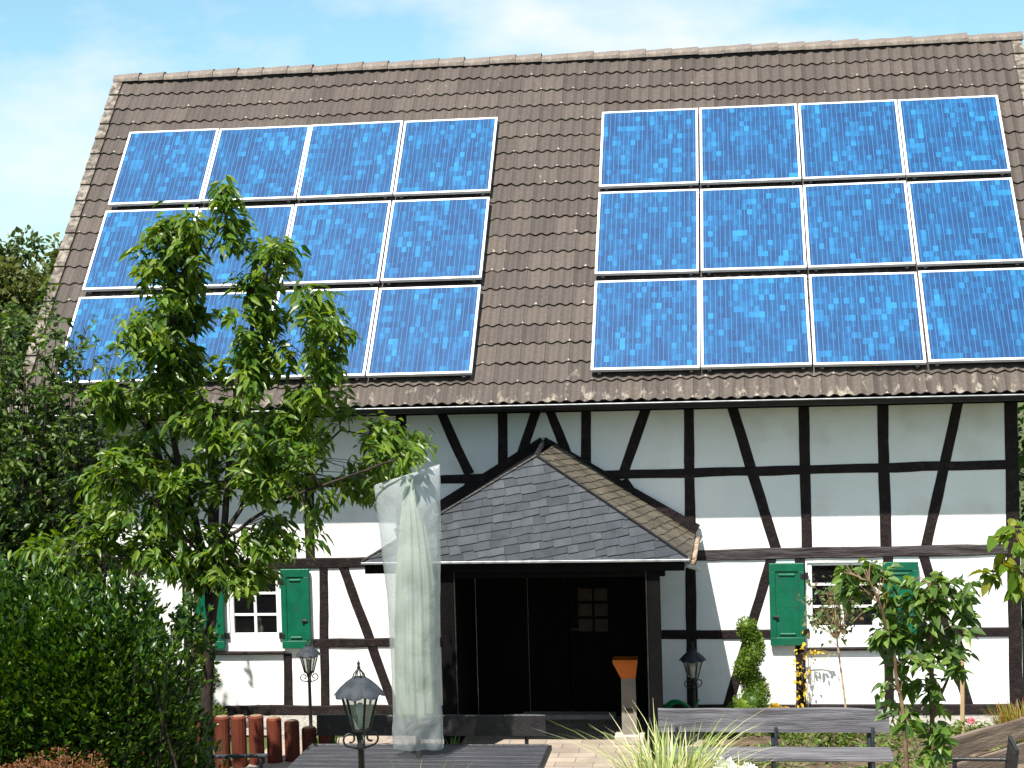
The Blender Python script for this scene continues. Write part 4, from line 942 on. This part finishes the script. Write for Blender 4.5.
for h, x in ((5.35, -7.05), (5.1, -7.45), (4.75, -6.75)):
    st.tube([(x-.1, -2.55, 3.0), (x, -2.5, h)], [.012, .003], 4, False)
    for k in range(150):
        t = random.random()**1.2; PP.append((x+random.gauss(0, .05+.20*t), -2.5+random.gauss(0, .05+.18*t), h-1.5*t)); DD.append((random.gauss(0, .8), random.gauss(0, .8), random.gauss(.2, .5)))
st.build('stem', M['bark'], sh); n = len(PP); LL = rng.uniform(.055, .11, n); leaves('foliage', PP, DD, LL, LL*.52, M['shrub_leaf'], sh, .2, .15, .7)

# generic leaf-cloud tree
def cloud_tree(name, label, loc, blobs, trunk_h, trunk_r, leaf, n_per, m, group=None, cat='tree'):
    t = thing(name, label, cat, loc, 0, group); tb = MB(); tb.tube([(0, 0, -.4), (.05, 0, trunk_h*.5), (0, .05, trunk_h)], [trunk_r, trunk_r*.8, trunk_r*.55], 8)
    PP, DD = [], []
    for c, r in blobs:
        tb.tube([(0, 0, trunk_h*.75), ((c[0])*.5, c[1]*.5, (trunk_h+c[2])*.5), c], [trunk_r*.45, trunk_r*.3, trunk_r*.1], 5)
        for _ in range(14):                            # each lobe breaks up into clumps of different sizes
            d_ = Vector((random.gauss(0, 1), random.gauss(0, 1), random.gauss(0, 1))).normalized()*random.uniform(.45, 1.0); q = (c[0]+d_.x*r[0], c[1]+d_.y*r[1], c[2]+d_.z*r[2]); f = random.uniform(.22, .5)
            a, dd = ell_points(n_per, q, (r[0]*f, r[1]*f, r[2]*f), .8); PP.append(a); DD.append(dd+rng.normal(0, .5, dd.shape))
    tb.build('trunk', M['bark'], t); PP = np.concatenate(PP); DD = np.concatenate(DD); n = len(PP); LL = leaf*rng.uniform(.6, 1.3, n)
    leaves('crown', PP, DD, LL, LL*.62, m, t, .15, .15, .8); return t
cloud_tree('evergreen_tree', 'dark evergreen tree standing in shade behind the left end of the house', (-9.0, 1.7, GZ), [((.3, 0, 1.2), (1.3, .9, 1.3)), ((.1, 0, 2.5), (1.2, .9, 1.2)), ((-.1, 0, 3.5), (.9, .8, .9)), ((-1.2, .4, 1.8), (1, .8, 1.6))], 3.2, .14, .12, 260, M['dark_leaf'])
cloud_tree('garden_tree', 'bright green leafy tree behind the right corner of the house', (5.6, 3.0, GZ), [((-.6, 0, 2.2), (1.1, 1, 1.2)), ((.2, .2, 3.6), (1.2, 1.1, 1.2)), ((-.4, 0, .9), (.9, .8, .9)), ((.6, 0, 4.8), (.9, .9, .8))], 3.4, .13, .12, 150, M['bush_leaf'])
hill_spec = [(-24.6, 40, 5.6, 2.0, 0, 'dark wooded hill tree with the tallest pointed crown beside the roof verge'), (-27.2, 43, 5.2, 2.3, 0, 'dark green hill tree with a broad crown at the left edge of the photo'),
             (-22.8, 36, 5.4, 1.9, 1, 'yellowish green hill tree close against the tiled verge'), (-25.2, 33, 3.6, 2.0, 1, 'pale olive hill tree low in front of the darker hill trees'),
             (-21.5, 29, 4.0, 1.8, 0, 'mid green rounded hill tree low beside the left roof edge'), (-23.6, 26, 2.8, 1.8, 1, 'pale yellow green hill bush nearest the shrub at the left edge'), (-29.5, 39, 4.6, 2.2, 1, 'olive hill tree half cut by the left edge of the photo'),
             (-20.4, 24, 2.9, 1.5, 1, 'yellowish hill bush nearest the tiled verge above the left shrub'), (-31, 46, 5.6, 2.6, 0, 'darkest hill tree beyond the left edge of the photo'), (-23.2, 44, 6.3, 1.5, 0, 'slim dark hill tree just behind the roof verge')]
for x, y, h, r, pale, lab in hill_spec:
    cloud_tree('hill_tree', lab, (x, y, gh(x, y)+.35), [((0, 0, h*.70), (r, r, h*.36)), ((r*.5, -.3, h*.42), (r*.8, r*.8, h*.30)), ((-r*.55, .2, h*.45), (r*.8, r*.8, h*.32)), ((0, -.4, h*.25), (r, r*.9, h*.22))], h*.5, .2, .25, 230, M['hill_leaf_pale'] if pale else M['hill_leaf'], 'trees on the hill')

# leafy sapling in the right foreground
SAP = [(1.35, 3.15, 0.11, 0.06, 3), (1.55, 3.03, 0.2, 0.11, 7), (1.72, 2.97, 0.18, 0.15, 8), (1.89, 2.96, 0.08, 0.1, 4), (1.46, 2.79, 0.15, 0.11, 5), (1.68, 2.7, 0.19, 0.13, 7), (1.62, 2.5, 0.18, 0.08, 4), (1.23, 3.09, 0.11, 0.08, 3), (1.86, 2.67, 0.08, 0.08, 2), (1.51, 2.35, 0.09, 0.08, 2), (1.7, 2.23, 0.15, 0.11, 4)]
gb = gh(1.6, -11)
SAPL = [[(1.64, -11.0, gb), (1.67, -11.0, 1.94), (1.69, -11.0, 2.32), (1.69, -11.0, 2.79), (1.73, -11.0, 3.08)], [(1.56, -11.05, gb), (1.52, -11.1, 1.96), (1.52, -11.1, 2.34), (1.45, -11.1, 2.81), (1.33, -11.2, 3.17), (1.19, -11.2, 3.22)], [(1.69, -11.0, 2.32), (1.87, -10.9, 2.71), (1.93, -10.8, 2.99)]]
sap = thing('fruit_sapling', 'slender sapling with large limp leaves in the right foreground before the right window', 'tree', (0, 0, 0))
tr = limb_mesh(SAPL, [.022, .018, .010], [.006, .005, .004], 6); P, D, LL, LW, tw = shoots(SAP, -11.0, .16, SAPL, 9, .092, .52, .85, -.3, .003, 2.4)
k = len(tr.v); tr.v += tw.v; tr.f += [tuple(i+k for i in f) for f in tw.f]; tr.build('stem', M['twig'], sap, True); leaves('foliage', P, D, LL, LW, M['sapling_leaf'], sap, .2, .35, .5)
VINE = [(2.05, 3.32, 0.12, 0.08, 4), (2.1, 3.43, 0.09, 0.07, 3), (1.94, 3.19, 0.06, 0.06, 2), (2.12, 3.16, 0.08, 0.08, 3), (2.3, 3.2, .1, .15, 4)]
gb = gh(2.4, -11.5)
VL = [[(2.42, -11.5, gb), (2.38, -11.5, 2.5), (2.23, -11.5, 3.16), (2.07, -11.5, 3.3), (1.94, -11.5, 3.19)], [(2.23, -11.5, 3.16), (2.12, -11.5, 3.43)]]
vn = thing('yellowing_sapling', 'sapling with yellow green leaves reaching in from the right edge of the photo', 'tree', (0, 0, 0))
tr = limb_mesh(VL, [.02, .008], [.004, .004], 6); P, D, LL, LW, tw = shoots(VINE, -11.5, .12, VL, 6, .105, .62, .6, -.4, .004)
k = len(tr.v); tr.v += tw.v; tr.f += [tuple(i+k for i in f) for f in tw.f]; tr.build('stem', M['twig'], vn, True); leaves('foliage', P, D, LL, LW, M['vine_leaf'], vn, .2, .3, .5)

# spiral topiaries
def topiary(label, loc, mirror=1):
    t = thing('spiral_topiary', label, 'topiary', loc, 0, 'spiral topiaries by the house wall'); st = MB(); st.tube([(0, 0, 0), (0, 0, 1.25)], .02, 6); st.build('stem', M['bark'], t)
    PP, DD = [], []; co = MB(); N_ = 26
    for i in range(N_):
        u = i/(N_-1); a = u*2*PI*2.1+2.4; rad = .078*(1-u*.5); z = .16+u*1.10; c = (mirror*rad*math.cos(a), rad*math.sin(a)*.8, z); r = (.155 if u < .75 else .14)*(1-u*.22)+(.06 if u < .22 else 0)
        r = max(r, .105)
        a_, d_ = ell_points(330, c, (r, r, r*.8), .16); PP.append(a_); DD.append(d_+rng.normal(0, .45, d_.shape)+np.array([0, 0, .3]))
        co.lathe([(r*.1, z-r*.62), (r*.62, z-r*.35), (r*.75, z), (r*.62, z+r*.35), (r*.1, z+r*.62)], 10, (c[0], c[1], 0))
    PP = np.concatenate(PP); DD = np.concatenate(DD); n = len(PP); LL = rng.uniform(.02, .042, n)
    cr = leaves('foliage', PP, DD, LL, LL*.4, M['topiary_leaf'], t, .1, .05, .8); co.build('inner_growth', M['topiary_leaf'], cr, True)
topiary('spiral clipped conifer right of the porch, beside the left shutter of the right window', (.69, -.9, GZ))
topiary('clipped conifer half hidden behind the cherry trunk, under the left window', (-5.78, -1.3, GZ), -1)

# standard rose, yellow climber, flowers
ro = thing('standard_rose', 'small standard rose on a thin pale stem before the right window', 'rose', (1.77, -1.5, GZ))
b = MB(); b.tube([(0, 0, 0), (-.05, 0, .6), (-.11, 0, 1.15), (-.13, 0, 1.6)], [.013, .012, .010, .006], 6)
PP, DD = [], []
for i in range(46):
    c = Vector((-.13+random.gauss(0, .17), random.gauss(0, .15), 1.55+random.gauss(0, .17))); b.tube([(-.12, 0, 1.2), c], [.004, .002], 3, False)
    for k in range(9): PP.append(tuple(c+Vector((random.gauss(0, .05),)*1+(random.gauss(0, .05), random.gauss(0, .05))))); DD.append(tuple(rng.normal(0, 1, 3)+np.array([0, -.2, -.2])))
b.build('stem', M['stake'], ro); n = len(PP); LL = rng.uniform(.045, .075, n); leaves('foliage', PP, DD, LL, LL*.62, M['rose_leaf'], ro, .15, .2, .7)
yc = thing('yellow_climber', 'thin climber with yellow leaves on the timber post below the right window', 'climber', (1.30, -.12, GZ))
b = MB(); PP, DD = [], []
for x0 in (-.06, .03, .09):
    pts = [(x0+.03*math.sin(z*7+x0*30), 0, z) for z in np.linspace(0, .86+x0*1.5, 9)]; b.tube(pts, .005, 4, False)
    for p_ in pts[1:]:
        for k in range(3): PP.append((p_[0]+random.gauss(0, .045), random.gauss(-.03, .03), p_[2]+random.gauss(0, .05))); DD.append(tuple(rng.normal(0, 1, 3)+np.array([0, -.6, -.4])))
b.tube([(.0, 0, .78), (.2, -.02, .83), (.36, -.02, .80)], .005, 4, False)
for k in range(16): PP.append((random.uniform(.05, .4), -.03, .80+random.gauss(0, .03))); DD.append(tuple(rng.normal(0, 1, 3)+np.array([0, -.6, -.4])))
b.build('stem', M['twig'], yc); n = len(PP); LL = rng.uniform(.035, .07, n); leaves('foliage', PP, DD, LL, LL*.6, M['yellow_leaf'], yc, .15, .2, .6)
def flower_plant(name, label, cat, loc, m_leaf, m_petal, n_leaf, spots, pr, rad, hgt, group=None):
    t = thing(name, label, cat, loc, 0, group); PP, DD = [], []; b = MB()
    for k in range(n_leaf):
        a = random.uniform(0, 2*PI); r = rad*math.sqrt(random.random()); z = hgt*random.random(); PP.append((r*math.cos(a), r*math.sin(a), z)); DD.append((math.cos(a)+random.gauss(0, .5), math.sin(a)+random.gauss(0, .5), random.gauss(.5, .5)))
    n = len(PP); LL = rng.uniform(.04, .085, n); leaves('foliage', PP, DD, LL, LL*.5, m_leaf, t, .2, .2, .6)
    for s_ in spots:
        b.tube([(s_[0]*.3, s_[1]*.3, 0), (s_[0], s_[1], s_[2])], [.006, .004], 4, False)
        a_, d_ = ell_points(80, s_, (pr, pr, pr*.8), .5); LL = np.full(80, pr*.75); leaves('bloom', a_, d_+rng.normal(0, .3, d_.shape), LL, LL*.8, m_petal, t, .25, .1, .6)
    b.build('stem', M['twig'], t); return t
flower_plant('white_flower_plant', 'low plant with round white flower heads in front of the grey bench', 'flowers', (.42, -4.35, GZ), M['cover_leaf'], M['petal_white'], 420, [(-.14, -.08, .40), (.02, -.1, .44), (.16, -.12, .36), (.02, -.22, .30), (.2, .0, .42), (-.02, .06, .46), (-.2, .05, .33)], .075, .36, .36)
flower_plant('pink_flower_plant', 'pink flowering plant at the foot of the pale wooden stake', 'flowers', (3.08, -1.42, GZ), M['cover_leaf'], M['petal_pink'], 260, [(.03, -.05, .27)], .032, .24, .22, 'pink flowers in the bed')
flower_plant('pink_flower_plant', 'pair of small pink blooms above the grey bench near the rose stem', 'flowers', (1.62, -1.6, GZ), M['cover_leaf'], M['petal_pink'], 200, [(-.06, -.05, .36), (.08, -.04, .37)], .03, .22, .3, 'pink flowers in the bed')
flower_plant('yellow_flower_plant', 'low yellow flowering plant between the topiary and the right window post', 'flowers', (1.08, -1.1, GZ), M['cover_leaf'], M['yellow_leaf'], 200, [(.0, -.05, .30), (.10, -.02, .24), (-.12, .0, .33), (.18, 0, .2)], .05, .2, .26)

# grasses
gp = blades(MB(), 480, 0, 0, 0, .32, .45, 1.22, .95, .011); o = gp.build('ornamental_grass', M['grass_pale']); o.location = (-.12, -4.70, GZ); tag(o, 'tall clump of pale cream striped ornamental grass in front of the porch and grey bench', 'grass')
gp = blades(MB(), 70, 0, 0, 0, .22, .35, .78, .9, .008); o = gp.build('ornamental_grass', M['grass_pale']); o.location = (.55, -4.75, GZ); tag(o, 'short pale grass tuft right of the tall cream striped grass clump', 'grass')
gp = blades(MB(), 55, 0, 0, 0, .14, .65, 1.12, .5, .010); o = gp.build('ornamental_grass', M['grass_green']); o.location = (-2.30, -6.25, GZ); tag(o, 'thin green grass tuft rising in front of the plastic wrapped parasol', 'grass')
gp = blades(MB(), 520, 0, 0, 0, .30, .2, .50, .6, .007); o = gp.build('red_grass', M['grass_red']); o.location = (3.72, -1.25, GZ); tag(o, 'grass clump with red tips at the right corner of the house', 'grass')
gp = blades(MB(), 120, 0, 0, 0, .2, .25, .5, .6, .007); o = gp.build('garden_grass', M['grass_green']); o.location = (-.30, -2.75, GZ); tag(o, 'green grass tuft at the foot of the right porch post', 'grass')
gp = blades(MB(), 200, 0, 0, 0, .3, .2, .42, .6, .008); o = gp.build('garden_grass', M['grass_green']); o.location = (-2.6, -2.75, GZ); tag(o, 'green grass tuft between the black bench and the porch', 'grass')
gp = blades(MB(), 90, 0, 0, 0, .16, .15, .34, .6, .007); o = gp.build('garden_grass', M['grass_green']); o.location = (-4.2, -1.75, GZ); tag(o, 'dark green tuft at the foot of the small lamp behind the palisade', 'grass')
# ground cover in the bed on the right
PP, DD = [], []
for k in range(5200):
    x = random.uniform(.15, 5.3); y = random.uniform(-3.0, -.7); q = fbm(x*1.4, y*1.7, 3)
    if q < -.12: continue
    PP.append((x, y, GZ+.01+random.random()*.16*max(.15, q+.3))); DD.append(tuple(rng.normal(0, .8, 3)+np.array([0, -.2, .7])))
n = len(PP); LL = rng.uniform(.04, .09, n); o = leaves('ground_cover', PP, DD, LL, LL*.5, M['cover_leaf'], None, .2, .2, .7); tag(o, 'low green ground cover growing in the bed by the right wall', 'ground cover', kind='stuff')
# orange sedum in the left corner
sd_ = thing('sedum_plant', 'low shrub with rust orange flower heads in the bottom left corner', 'shrub', (-4.95, -7.95, gh(-4.95, -7.95)))
PP, DD = [], []; b = MB()
for k in range(150):
    x = random.gauss(-.1, .38); y = random.gauss(0, .16); z = .66+random.gauss(0, .06)-.25*abs(x)**1.3; b.tube([(x*.7, y*.7, 0), (x, y, z)], [.006, .004], 4, False)
    for j in range(34):
        a = random.uniform(0, 2*PI); r = .075*math.sqrt(random.random()); PP.append((x+r*math.cos(a), y+r*math.sin(a), z+random.gauss(0, .018)-.12*r)); DD.append((math.cos(a), math.sin(a), random.gauss(.8, .4)))
b.build('stem', M['twig'], sd_); n = len(PP); LL = rng.uniform(.018, .034, n); leaves('flower_heads', PP, DD, LL, LL*.6, M['sedum_leaf'], sd_, .2, .1, .6)
PP = [(random.gauss(-.1, .45), random.gauss(0, .2), random.uniform(.1, .55)) for _ in range(700)]; DD = rng.normal(0, .8, (700, 3))+np.array([0, -.2, .4]); LL = rng.uniform(.05, .09, 700); leaves('foliage', PP, DD, LL, LL*.45, M['shrub_leaf'], sd_, .2, .2, .6)
